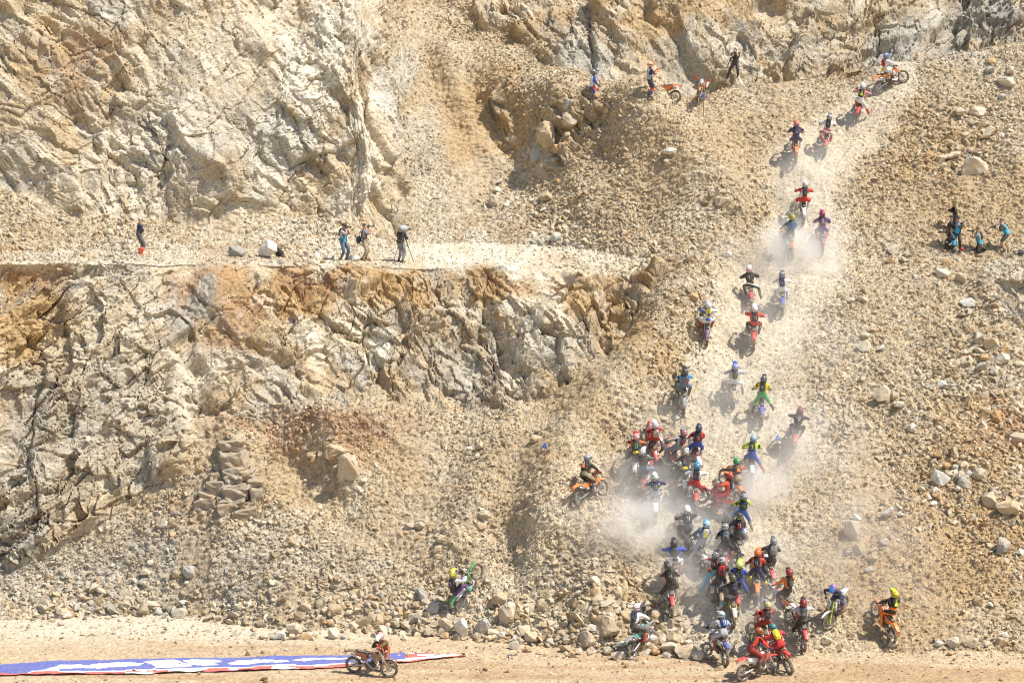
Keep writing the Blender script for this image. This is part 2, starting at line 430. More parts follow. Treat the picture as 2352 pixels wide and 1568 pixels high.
PX_BLOBS = [  # (px, py, rx, ry, angle deg, colour, strength)
    (700, 200, 90, 330, -25, WHITE, 0.85), (845, 330, 45, 220, -22, WHITE, 0.8), (780, 60, 90, 120, 0, PALE, 0.8), (560, 90, 110, 130, 0, PALE, 0.5),
    (330, 400, 170, 120, 20, WHITE, 0.5), (60, 400, 90, 60, 0, GREY, 0.55), (170, 150, 110, 45, 35, RUST, 0.45), (260, 40, 90, 50, 0, GREY, 0.6),
    (80, 230, 90, 120, 0, TAN, 0.5), (500, 300, 90, 120, -40, GREY, 0.35), (620, 340, 120, 90, 0, GREY, 0.45), (430, 180, 60, 150, -50, PALE, 0.5),
    (400, 330, 60, 160, -42, WHITE, 0.5), (900, 240, 40, 120, -20, GREY, 0.5), (960, 330, 60, 90, -30, GREY, 0.4),
    (1050, 180, 110, 60, 25, TAN, 0.5), (1100, 260, 120, 100, 10, OCHRE, 0.7), (1480, 420, 120, 90, 30, TAN, 0.5), (1010, 470, 90, 110, 0, PALE, 0.5), (980, 60, 60, 60, 0, PALE, 0.5),
    (1330, 110, 70, 90, 20, GREY, 0.75), (1260, 60, 70, 60, 0, OCHRE, 0.4), (1450, 50, 130, 55, 0, OCHRE, 0.55), (1640, 40, 160, 45, 10, OCHRE, 0.5),
    (1780, 130, 160, 80, 0, GREY, 0.45), (1950, 60, 200, 50, 10, TAN, 0.3), (2150, 90, 200, 90, 20, GREY, 0.65), (2300, 60, 90, 60, 0, DGREY, 0.5),
    (2050, 120, 60, 60, 0, GREY, 0.4), (1560, 140, 60, 60, 0, GREY, 0.35), (1420, 260, 80, 40, 0, TAN, 0.5), (1300, 290, 70, 60, 0, TAN, 0.5),
    (2200, 460, 240, 120, 0, OCHRE, 0.45), (2050, 330, 230, 100, 10, OCHRE, 0.38), (1600, 330, 160, 90, 0, OCHRE, 0.25), (1900, 180, 230, 25, 0, TAN, 0.55),
    (700, 570, 700, 22, 0, PALE, 0.55), (1200, 585, 260, 26, 0, WHITE, 0.55),
    (60, 700, 110, 130, 20, OCHRE, 0.8), (60, 640, 120, 40, 0, RUST, 0.55), (230, 680, 90, 60, 0, PALE, 0.55), (300, 640, 60, 60, 0, GREY, 0.5),
    (480, 660, 110, 60, 20, RUST, 0.75), (620, 680, 160, 70, 15, OCHRE, 0.8), (560, 740, 60, 100, -35, RUST, 0.6), (820, 650, 170, 50, 5, OCHRE, 0.75),
    (740, 640, 120, 30, 0, RUST, 0.6), (1050, 650, 250, 45, 0, OCHRE, 0.65), (1380, 680, 160, 60, 5, OCHRE, 0.65), (1250, 640, 300, 14, 0, RUST, 0.45),
    (300, 850, 190, 160, -35, PALE, 0.35), (440, 690, 60, 40, 20, GREY, 0.8), (470, 850, 90, 90, 0, PALE, 0.6), (250, 960, 130, 120, 0, GREY, 0.35),
    (620, 820, 60, 120, -30, TAN, 0.55), (700, 780, 60, 60, 0, PALE, 0.45), (640, 900, 60, 60, 0, GREY, 0.5), (880, 760, 45, 90, -20, WHITE, 0.75),
    (800, 860, 45, 70, 0, GREY, 0.5), (950, 830, 60, 120, -35, TAN, 0.45), (1100, 850, 120, 110, -30, GREY, 0.6), (1180, 880, 90, 50, 0, PALE, 0.5),
    (1230, 760, 110, 80, 0, PALE, 0.45), (1120, 880, 40, 80, -30, RUST, 0.35), (1330, 800, 90, 70, 0, GREY, 0.4), (1430, 740, 90, 60, 0, TAN, 0.5),
    (60, 1000, 70, 160, 0, GREY, 0.6), (20, 1250, 80, 80, 0, DGREY, 0.45), (120, 1120, 110, 90, 0, GREY, 0.3), (360, 1080, 60, 60, 0, GREY, 0.6),
    (780, 990, 220, 45, 0, RUST, 0.6), (650, 1090, 90, 90, 0, TAN, 0.75), (880, 1060, 110, 60, 0, OCHRE, 0.45), (700, 970, 260, 40, 5, RUST, 0.35),
    (500, 1110, 60, 70, 0, GREY, 0.45), (300, 1330, 330, 80, 0, GREY, 0.5), (600, 1300, 260, 110, 0, GREY, 0.25), (350, 1250, 160, 60, 0, GREY, 0.4),
    (1440, 800, 130, 60, -50, OCHRE, 0.7), (1340, 980, 150, 60, -45, TAN, 0.75), (1250, 1080, 100, 60, -40, TAN, 0.6), (1200, 1150, 120, 110, 0, TAN, 0.35), (1500, 730, 60, 90, -30, TAN, 0.35),
    (1900, 1250, 90, 120, 0, TAN, 0.4), (2150, 1280, 260, 220, 0, OCHRE, 0.62), (2250, 1010, 160, 90, 0, OCHRE, 0.5), (2310, 1000, 90, 60, 0, RUST, 0.5),
    (2000, 1100, 200, 120, 0, TAN, 0.28), (2330, 690, 50, 50, 0, GREY, 0.6), (2310, 612, 60, 14, 0, GREY, 0.4),
    (1060, 1400, 120, 60, 0, PALE, 0.3), (1500, 1430, 220, 70, 0, TAN, 0.25), (1700, 1440, 160, 60, 0, PALE, 0.4),
    (1450, 1180, 200, 40, 0, PALE, 0.35),
]
CA = np.zeros(GX.shape + (3,))
n1 = fbm(GX * 0.4, (GZ + GY * .4) * 0.4, 401, 4)[..., None]
n2 = fbm(GX * 0.9 + 50, (GZ + GY * .4) * 0.9, 402, 4)[..., None]
n3 = fbm(GX * 3.0, (GZ + GY * .4) * 3.0, 403, 3)[..., None]
CA[:] = CREAM
CA += (TAN - CREAM) * np.clip(0.35 + n1 * 0.9, 0, 1) * 0.7
CA += (PALE - CA) * np.clip(n2 * 1.4, 0, 1) * 0.5
UB, VB = U + fbm(GX * .7, DW * .7, 411, 4) * 70, V + fbm(GX * .7 + 20, DW * .7, 412, 4) * 70
for (bx, by, rx, ry, an, c, st) in PX_BLOBS:
    a_ = math.radians(an)
    dx_, dy_ = UB - bx, VB - by
    q = np.hypot((dx_ * math.cos(a_) - dy_ * math.sin(a_)) / rx, (dx_ * math.sin(a_) + dy_ * math.cos(a_)) / ry)
    m = (sstep(1.25, 0.55, q) * st)[..., None]
    CA += (c - CA) * m
# streaks and patches within the rock
st1 = sstep(0.15, 0.5, fbm(PA * 0.5, PB * 1.6, 421, 4))[..., None] * ROCK[..., None]
CA += (GREY * 1.05 - CA) * st1 * 0.42
st2 = sstep(0.2, 0.55, fbm(PA * 0.6 + 33, PB * 1.3, 422, 4))[..., None] * ROCK[..., None]
CA += (OCHRE * 1.1 - CA) * st2 * 0.40
st3 = sstep(0.2, 0.5, fbm(PA * 0.7 + 71, PB * 1.1, 423, 3))[..., None] * ROCK[..., None]
CA += (WHITE - CA) * st3 * 0.35
CA *= (1 - 0.22 * (crack * ROCK) + tone * ROCK)[..., None]
FINES = sstep(0.05, 0.5, fbm(DX * 0.45, DW * 0.13, 441, 3)) * (1 - ROCK) * (1 - FLOOR) * (1 - TERR)
CA += (np.array((0.40, 0.30, 0.185)) - CA) * (FINES * 0.55 * (1 - TRACK))[..., None]
# sandy floor: pale gravel on the left, ochre where the bikes run
fl = FLOOR[..., None]
CA += (SAND - CA) * fl * 0.9
ruts = sstep(0.0, 0.5, fbm(GX * 0.22, GY * 1.6, 431, 4) + sstep(1490, 1540, V) * 0.35 - 0.12)[..., None] * fl
CA += (np.array((0.40, 0.255, 0.135)) - CA) * ruts * 0.75
palef = (sstep(1500, 1440, V) * sstep(1150, 700, U))[..., None] * fl
CA += (PALE - CA) * palef * 0.65
tr = TRACK[..., None]
CA += (np.array((0.61, 0.53, 0.40)) - CA) * tr * 0.65
CA += (np.array((0.36, 0.28, 0.18)) - CA) * (rut * 0.16)[..., None]
te = TERR[..., None]
CA += (PALE - CA) * te * 0.5
CA *= 1 + 0.10 * n3
CA = np.clip(CA, 0.02, 0.85)
# ------------------------------------------------------------------ materials
MATS = {}


def node_mat(name):
    m = bpy.data.materials.new(name)
    m.use_nodes = True
    nt = m.node_tree
    nt.nodes.clear()
    out = nt.nodes.new('ShaderNodeOutputMaterial')
    bs = nt.nodes.new('ShaderNodeBsdfPrincipled')
    nt.links.new(bs.outputs[0], out.inputs[0])
    return m, nt, bs, out


def mixc(nt, fac, a, b, mode='MIX'):
    n = nt.nodes.new('ShaderNodeMix')
    n.data_type = 'RGBA'
    n.blend_type = mode
    for sock, v in ((n.inputs[0], fac), (n.inputs[6], a), (n.inputs[7], b)):
        if hasattr(v, 'links'):
            nt.links.new(v, sock)
        else:
            sock.default_value = v
    return n.outputs[2]


def noise(nt, vec, scale, detail=4.0, rough=0.6):
    n = nt.nodes.new('ShaderNodeTexNoise')
    n.inputs['Scale'].default_value = scale
    n.inputs['Detail'].default_value = detail
    n.inputs['Roughness'].default_value = rough
    if vec is not None:
        nt.links.new(vec, n.inputs['Vector'])
    return n.outputs['Fac']


def ramp(nt, fac, stops):
    r = nt.nodes.new('ShaderNodeValToRGB')
    nt.links.new(fac, r.inputs[0])
    el = r.color_ramp.elements
    while len(el) < len(stops):
        el.new(0.5)
    for e, (p, c) in zip(el, stops):
        e.position = p
        e.color = (c, c, c, 1) if isinstance(c, (int, float)) else (*c, 1)
    return r.outputs[0]


def ground_mat(name, bump, grain):
    m, nt, bs, out = node_mat(name)
    at_ = nt.nodes.new('ShaderNodeAttribute')
    at_.attribute_name = 'Col'
    geo = nt.nodes.new('ShaderNodeNewGeometry')
    P = geo.outputs['Position']
    nA = noise(nt, P, 9.0, 5, 0.7)
    nB = noise(nt, P, grain, 3, 0.6)
    vo = nt.nodes.new('ShaderNodeTexVoronoi')
    vo.inputs['Scale'].default_value = grain * 0.45
    nt.links.new(P, vo.inputs['Vector'])
    c = mixc(nt, 1.0, at_.outputs['Color'], ramp(nt, nA, [(0.3, 0.72), (0.7, 1.22)]), 'MULTIPLY')
    c = mixc(nt, 1.0, c, ramp(nt, nB, [(0.3, 0.80), (0.7, 1.15)]), 'MULTIPLY')
    sep = nt.nodes.new('ShaderNodeSeparateColor')
    nt.links.new(vo.outputs['Color'], sep.inputs[0])
    c = mixc(nt, 1.0, c, ramp(nt, sep.outputs[0], [(0.0, 0.80), (1.0, 1.15)]), 'MULTIPLY')
    nt.links.new(c, bs.inputs['Base Color'])
    bs.inputs['Roughness'].default_value = 0.95
    bs.inputs['Specular IOR Level'].default_value = 0.2
    bp = nt.nodes.new('ShaderNodeBump')
    bp.inputs['Strength'].default_value = bump
    bp.inputs['Distance'].default_value = 0.06
    nt.links.new(nA, bp.inputs['Height'])
    nt.links.new(bp.outputs[0], bs.inputs['Normal'])
    return m


MATS['rock'] = ground_mat('fractured_rock', 0.8, 26.0)
MATS['soil'] = ground_mat('rubble_soil', 0.9, 18.0)
MATS['floor'] = ground_mat('sandy_floor', 0.5, 22.0)


def stone_mat(name, source):
    """source: INSTANCER reads the colour that each scattered stone carries, OBJECT the object colour"""
    m, nt, bs, out = node_mat(name)
    oi = nt.nodes.new('ShaderNodeObjectInfo')
    if source == 'INSTANCER':
        a = nt.nodes.new('ShaderNodeAttribute')
        a.attribute_type = 'INSTANCER'
        a.attribute_name = 'scol'
        base = a.outputs['Color']
    else:
        base = oi.outputs['Color']
    geo = nt.nodes.new('ShaderNodeNewGeometry')
    P = geo.outputs['Position']
    nA = noise(nt, P, 4.5, 5, 0.7)
    nB = noise(nt, P, 24.0, 2, 0.6)
    nC = noise(nt, P, 1.7, 3, 0.5)
    c = mixc(nt, 1.0, base, ramp(nt, nA, [(0.3, 0.80), (0.7, 1.15)]), 'MULTIPLY')
    c = mixc(nt, 1.0, c, ramp(nt, nB, [(0.35, 0.86), (0.65, 1.12)]), 'MULTIPLY')
    c = mixc(nt, ramp(nt, nC, [(0.52, 0.0), (0.62, 0.35)]), c, (0.50, 0.32, 0.15, 1))
    nt.links.new(c, bs.inputs['Base Color'])
    bs.inputs['Roughness'].default_value = 0.92
    bs.inputs['Specular IOR Level'].default_value = 0.2
    bp = nt.nodes.new('ShaderNodeBump')
    bp.inputs['Strength'].default_value = 0.5
    bp.inputs['Distance'].default_value = 0.05
    nt.links.new(nA, bp.inputs['Height'])
    nt.links.new(bp.outputs[0], bs.inputs['Normal'])
    return m


MATS['stone_i'] = stone_mat('loose_stone', 'INSTANCER')
MATS['stone_o'] = stone_mat('boulder_stone', 'OBJECT')


# ------------------------------------------------------------------ the ground objects
def put(name, mesh, kind=None, parent=None, **props):
    o = bpy.data.objects.new(name, mesh)
    col.objects.link(o)
    if kind:
        o['kind'] = kind
    if parent:
        o.parent = parent
    for k, v in props.items():
        o[k] = v
    return o


idx = np.arange(NR * NXc).reshape(NR, NXc)
quad = np.stack([idx[:-1, :-1], idx[:-1, 1:], idx[1:, 1:], idx[1:, :-1]], -1).reshape(-1, 4)


def cell(a):
    return a[:-1, :-1].reshape(-1)


zone = np.full(quad.shape[0], 0)
zr, zu = cell(ROCKM), cell(U)
bel, ter, flo = cell(BELOW_EDGE), cell(Z_TERR), cell(FLOORM)
zone[flo] = 1
zone[ter & ((zu < 1640) | (zu > 2262))] = 2
zone[(zone == 0) & zr & bel & (zu < 2000)] = 3
zone[(zone == 0) & zr & ~bel & (zu < 1000)] = 4
zone[(zone == 0) & zr & ~bel & (zu >= 1000) & cell(rock_upr)] = 5
zone[(zone == 0) & zr] = 6
zone[(zone == 0) & (zu < 1560) & bel] = 7
zone[(zone == 0) & (zu < 1330) & ~bel] = 8
NAMES = {0: ('spoil_slope', 'soil', 'steep spoil slope of loose stone that the riders climb'),
         1: ('quarry_floor', 'floor', 'flat sandy quarry floor below the slope'),
         2: ('terrace', 'soil', 'level gravel terrace half way up the quarry'),
         3: ('lower_rock_face', 'rock', 'fractured tan and grey rock face under the terrace edge'),
         4: ('upper_rock_face', 'rock', 'pale slabbed rock face above the terrace'),
         5: ('far_rock_face', 'rock', 'shattered rock wall behind the crest of the spoil heap'),
         6: ('rock_outcrop', 'rock', 'broken outcrops standing out of the rubble'),
         7: ('rubble_bank', 'soil', 'bank of rubble at the foot of the lower face'),
         8: ('talus_slope', 'soil', 'hollow talus slope beside the upper face')}
VX = np.stack([X2, Y2, Z2], -1).reshape(-1, 3)
CAf = CA.reshape(-1, 3)
zone[(zu < -230) | (zu > 2582) | (cell(V) < -330)] = 99     # far outside the picture: the wider hillside takes over
for z, (nm, mt, lab) in NAMES.items():
    q = quad[zone == z]
    if not len(q):
        continue
    used, inv = np.unique(q, return_inverse=True)
    me = bpy.data.meshes.new(nm)
    me.vertices.add(len(used))
    me.vertices.foreach_set('co', VX[used].astype(np.float32).ravel())
    me.loops.add(q.size)
    me.loops.foreach_set('vertex_index', inv.reshape(-1).astype(np.int32))
    me.polygons.add(len(q))
    me.polygons.foreach_set('loop_start', np.arange(0, q.size, 4, dtype=np.int32))
    me.update(calc_edges=True)
    me.shade_flat()
    ca_ = me.attributes.new('Col', 'FLOAT_COLOR', 'POINT')
    ca_.data.foreach_set('color', np.concatenate([CAf[used], np.ones((len(used), 1))], 1).astype(np.float32).ravel())
    me.materials.append(MATS[mt])
    put(nm, me, 'structure', label=lab)

# the quarry floor and the land around go on beyond the modelled face
m, nt, bs, out = node_mat('outer_ground')
geo = nt.nodes.new('ShaderNodeNewGeometry')
c = mixc(nt, noise(nt, geo.outputs['Position'], 0.4, 6, 0.6), (*(TAN * 1.0), 1), (*SAND, 1))
nt.links.new(c, bs.inputs['Base Color'])
bs.inputs['Roughness'].default_value = 0.95


def sheet(name, pts, faces, mat, **p):
    me = bpy.data.meshes.new(name)
    me.from_pydata([tuple(map(float, v)) for v in pts], [], faces)
    me.materials.append(mat)
    return put(name, me, 'structure', **p)


sheet('ground', [(-600, -500, -0.25), (600, -500, -0.25), (600, 80, -0.25), (-600, 80, -0.25)], [(0, 1, 2, 3)], m, label='sandy ground of the quarry towards the camera')
hp, hf = [], []
for sgn in (-1, 1):                                   # hillside to either side of the modelled part, and the plateau on top
    b = len(hp)
    xs_ = [26.5 * sgn, 60 * sgn, 600 * sgn]
    prof = [(79, -0.3), (88, 2.5), (98, 12.6), (104, 13.5), (113, 20.0), (118, 21.5), (128, 34.0), (400, 60)]
    for x in xs_:
        for (y, z) in prof:
            hp.append((x, y + 1.5, z - 1.0))
    n = len(prof)
    for i in range(2):
        for j in range(n - 1):
            f = (b + i * n + j, b + (i + 1) * n + j, b + (i + 1) * n + j + 1, b + i * n + j + 1)
            hf.append(f if sgn > 0 else f[::-1])
    if sgn < 0:
        top0 = b + n - 2
    else:
        top1 = b + n - 2
hf.append((top0, top1, top1 + 1, top0 + 1))
sheet('hillside', hp, hf, m, label='hillside going on to both sides of the quarry')


# ------------------------------------------------------------------ finding the ground
pU, pV, pY = U2.ravel(), V2.ravel(), Y2.ravel()
# coarse picture buckets of visible ground, for "what stands at this spot of the photo"
BK = 6.0
_bx, _by = np.floor(pU / BK).astype(int), np.floor(pV / BK).astype(int)
_key = (_by + 1000) * 4000 + (_bx + 1000)
_ord = np.argsort(_key, kind='stable')
_ks = _key[_ord]


def ground(px, py):
    """the ground point seen at a spot of the picture"""
    best = None
    for r in (0, 1, 2, 3):
        cand = []
        bx, by = int(math.floor(px / BK)), int(math.floor(py / BK))
        for j in range(-r, r + 1):
            for i in range(-r, r + 1):
                k = (by + j + 1000) * 4000 + bx + i + 1000
                a, b = np.searchsorted(_ks, k), np.searchsorted(_ks, k + 1)
                if b > a:
                    cand.append(_ord[a:b])
        if cand:
            c = np.concatenate(cand)
            d = np.hypot(pU[c] - px, pV[c] - py)
            near = c[d < 4.0 + 4 * r]
            if len(near):
                y0 = pY[near].min()
                front = near[pY[near] < y0 + 0.6]
                return Vector(VX[front].mean(0))
    return Vector(at(px, py, 95.0))


# height lookup for the walkable ground, column by column
def zat(x, y):
    j = int(np.clip(np.searchsorted(XS, x), 1, NXc - 2))
    yy = Y2[:, j - 1:j + 2]
    zz = Z2[:, j - 1:j + 2]
    m = np.abs(yy - y) < 0.16
    if not m.any():
        return float(np.interp(y, Y2[:, j], Z2[:, j]))
    return float(zz[m].mean())
# ------------------------------------------------------------------ stones
def rock_mesh(name, seed, npts=13, mat='stone_i', chip=0, flat=0.75):
    """an angular block: the hull of a few points, with chipped faces on the larger ones"""
    import bmesh
    r = random.Random(seed)
    bm = bmesh.new()
    for k in range(npts):
        while True:
            q = Vector((r.uniform(-1, 1), r.uniform(-1, 1), r.uniform(-1, 1)))
            if 0.3 < q.length < 1.0:
                break
        q = q.normalized() * r.uniform(0.82, 1.05)
        q.z *= flat
        q.y *= 0.9
        bm.verts.new(q)
    bmesh.ops.convex_hull(bm, input=bm.verts)
    loose_ = [v for v in bm.verts if not v.link_faces]
    bmesh.ops.delete(bm, geom=loose_, context='VERTS')
    if chip:
        bmesh.ops.bevel(bm, geom=list(bm.edges), offset=0.05, segments=1, affect='EDGES')
        bmesh.ops.triangulate(bm, faces=bm.faces)
        bmesh.ops.subdivide_edges(bm, edges=[e for e in bm.edges if e.calc_length() > 0.35], cuts=2, use_grid_fill=True)
        bmesh.ops.triangulate(bm, faces=bm.faces)
        for v in bm.verts:
            n = v.normal
            f = math.sin(v.co.x * 3.1 + seed) * math.sin(v.co.y * 4.3 + seed * 2) * math.sin(v.co.z * 3.7)
            v.co += n * (f * 0.07 + r.uniform(-0.035, 0.035))
    me = bpy.data.meshes.new(name)
    bm.to_mesh(me)
    bm.free()
    me.shade_flat()
    me.materials.append(MATS[mat])
    return me


SRC = bpy.data.collections.new('stone_kinds')
for k in range(10):
    o = bpy.data.objects.new('stone_kind.%02d' % k, rock_mesh('stone_kind', 50 + k, 10 + k % 5))
    SRC.objects.link(o)

# how coarse the rubble is, and how much of it, over the hillside
sizef = np.full(GX.shape, 1.0)
dens = np.full(GX.shape, 0.0)
free = ~ROCKM
dens[free] = 1.0
big = sstep(-0.1, 0.5, fbm(GX * 0.22, DW * 0.22, 501, 3))
sizef *= 0.75 + 0.5 * big
coarse = lambda pts, w, a: a * np.exp(-(seg_dist(U, V, pts) / w) ** 2)
sizef += coarse([(120, 1400), (640, 1440), (1000, 1430), (1400, 1450), (1700, 1470)], 75, 1.0)
sizef += coarse([(1380, 1350), (1500, 1440), (1420, 1300)], 90, 0.5)
sizef += coarse([(2200, 850), (2300, 1000), (2150, 1120), (2330, 1230)], 110, 0.7)
sizef += coarse([(1150, 450), (1400, 560), (1560, 560)], 70, 0.35)
sizef += coarse([(2100, 380), (2300, 250)], 60, 0.35)
sizef *= 1 - 0.42 * TRACK
sizef -= coarse([(980, 330), (1080, 330), (1060, 480)], 110, 0.3) + coarse([(1440, 800), (1340, 960), (1240, 1080)], 70, 0.4)
sizef -= coarse([(660, 1090), (700, 1130)], 70, 0.4)
dens *= 1 - 0.65 * TRACK
dens *= 1 - 0.8 * FINES
dens = np.where(FLOORM, 0.055 + 0.25 * np.exp(-np.abs(V - 1505) / 14) * (U > 900) + 0.12 * (U < 900) * (V < 1470), dens)
dens = np.where(Z_TERR & (U < 1640), 0.45 - 0.33 * ((U > 930) & (U < 1300)), dens)
dens -= coarse([(1440, 790), (1360, 930), (1260, 1060)], 55, 0.7)
dens -= coarse([(980, 280), (1080, 250), (1130, 300)], 90, 0.75) + coarse([(650, 1080), (720, 1130)], 60, 0.75)
dens = np.where(ROCKM, 0.03 + 0.10 * dirt, dens)
dens = np.clip(dens, 0, 1.2)
inview = (U > -60) & (U < 2412) & (V > -60) & (V < 1640)
# area of each cell
cx_ = np.gradient(X2, axis=1)
ar = np.abs(cx_) * np.hypot(np.gradient(GY, axis=0), np.gradient(GZ, axis=0))
front = (ar < 0.02)
W = (ar * dens * inview * front)


def pick(n, w, rng):
    p = w.ravel() / w.sum()
    c = np.cumsum(p)
    return np.searchsorted(c, rng.random(n) * c[-1])


NXv, NYv, NZv = normals(X1, Y1, Z1)
NF = np.stack([NXv, NYv, NZv], -1).reshape(-1, 3)
SF = np.clip(sizef, 0.35, 2.6).ravel()
FT = FLOORM.ravel()
TK = TRACK.ravel()
RK = ROCKM.ravel()


def stone_colour(ix, rng):
    c = CAf[ix].copy()
    t = rng.random(len(ix))
    c += (CREAM - c) * 0.10
    lo = t < 0.20
    c[lo] = c[lo] * 0.5 + PALE * 0.5
    gy = (t > 0.20) & (t < 0.30)
    c[gy] = c[gy] * 0.45 + GREY * 0.62
    oc = (t > 0.30) & (t < 0.42)
    c[oc] = c[oc] * 0.5 + OCHRE * 0.55
    c *= rng.uniform(0.68, 1.18, (len(ix), 1))
    return np.clip(c, 0.03, 0.82)


def scatter(name, n, lo, hi, power, w, seed, kind='stuff', sink=0.25, label=''):
    rng = np.random.default_rng(seed)
    ix = pick(n, w, rng)
    u = rng.random(n)
    s = (lo ** -power + u * (hi ** -power - lo ** -power)) ** (-1 / power) * SF[ix]
    j = rng.normal(0, 0.02, (n, 3))
    P = VX[ix] + j + NF[ix] * (s * (0.28 - sink))[:, None]
    sc = s[:, None] * rng.uniform(0.62, 1.25, (n, 3)) * np.array([1.12, 1.0, 0.8])
    rot = rng.uniform(-math.pi, math.pi, (n, 3))
    rot[:, :2] *= 0.35
    me = bpy.data.meshes.new(name)
    me.vertices.add(n)
    me.vertices.foreach_set('co', P.astype(np.float32).ravel())
    for nm, ty, arr in (('srot', 'FLOAT_VECTOR', rot), ('sscl', 'FLOAT_VECTOR', sc * 0.62)):
        a = me.attributes.new(nm, ty, 'POINT')
        a.data.foreach_set('vector', arr.astype(np.float32).ravel())
    a = me.attributes.new('scol', 'FLOAT_COLOR', 'POINT')
    a.data.foreach_set('color', np.concatenate([stone_colour(ix, rng), np.ones((n, 1))], 1).astype(np.float32).ravel())
    a = me.attributes.new('sidx', 'INT', 'POINT')
    a.data.foreach_set('value', rng.integers(0, 10, n).astype(np.int32))
    o = put(name, me, kind, label=label)
    md = o.modifiers.new('scatter', 'NODES')
    md.node_group = SCATTER
    return o


def make_scatter_group():
    g = bpy.data.node_groups.new('stone_scatter', 'GeometryNodeTree')
    g.interface.new_socket('Geometry', in_out='INPUT', socket_type='NodeSocketGeometry')
    g.interface.new_socket('Geometry', in_out='OUTPUT', socket_type='NodeSocketGeometry')
    N, L = g.nodes, g.links
    gi, go = N.new('NodeGroupInput'), N.new('NodeGroupOutput')
    mp = N.new('GeometryNodeMeshToPoints')
    iop = N.new('GeometryNodeInstanceOnPoints')
    ci = N.new('GeometryNodeCollectionInfo')
    ci.inputs['Collection'].default_value = SRC
    ci.inputs['Separate Children'].default_value = True
    ci.inputs['Reset Children'].default_value = True

    def named(nm, ty):
        a = N.new('GeometryNodeInputNamedAttribute')
        a.data_type = ty
        a.inputs['Name'].default_value = nm
        return [s for s in a.outputs if s.enabled and s.name == 'Attribute'][0]
    e2r = N.new('FunctionNodeEulerToRotation')
    L.new(named('srot', 'FLOAT_VECTOR'), e2r.inputs[0])
    L.new(gi.outputs[0], mp.inputs['Mesh'])
    L.new(mp.outputs[0], iop.inputs['Points'])
    L.new(ci.outputs[0], iop.inputs['Instance'])
    iop.inputs['Pick Instance'].default_value = True
    L.new(named('sidx', 'INT'), iop.inputs['Instance Index'])
    L.new(e2r.outputs[0], iop.inputs['Rotation'])
    L.new(named('sscl', 'FLOAT_VECTOR'), iop.inputs['Scale'])
    L.new(iop.outputs[0], go.inputs[0])
    return g


SCATTER = make_scatter_group()
scatter('gravel', 150000, 0.045, 0.15, 2.0, W / SF.reshape(GX.shape) ** 1.2, 11, label='small angular stones covering the slopes and the floor')
scatter('rubble', 34000, 0.12, 0.34, 2.9, W * np.where(FLOORM, 0.3, 1) * (1 - 0.7 * TRACK), 12, label='fist to head sized broken stone lying over the slopes')
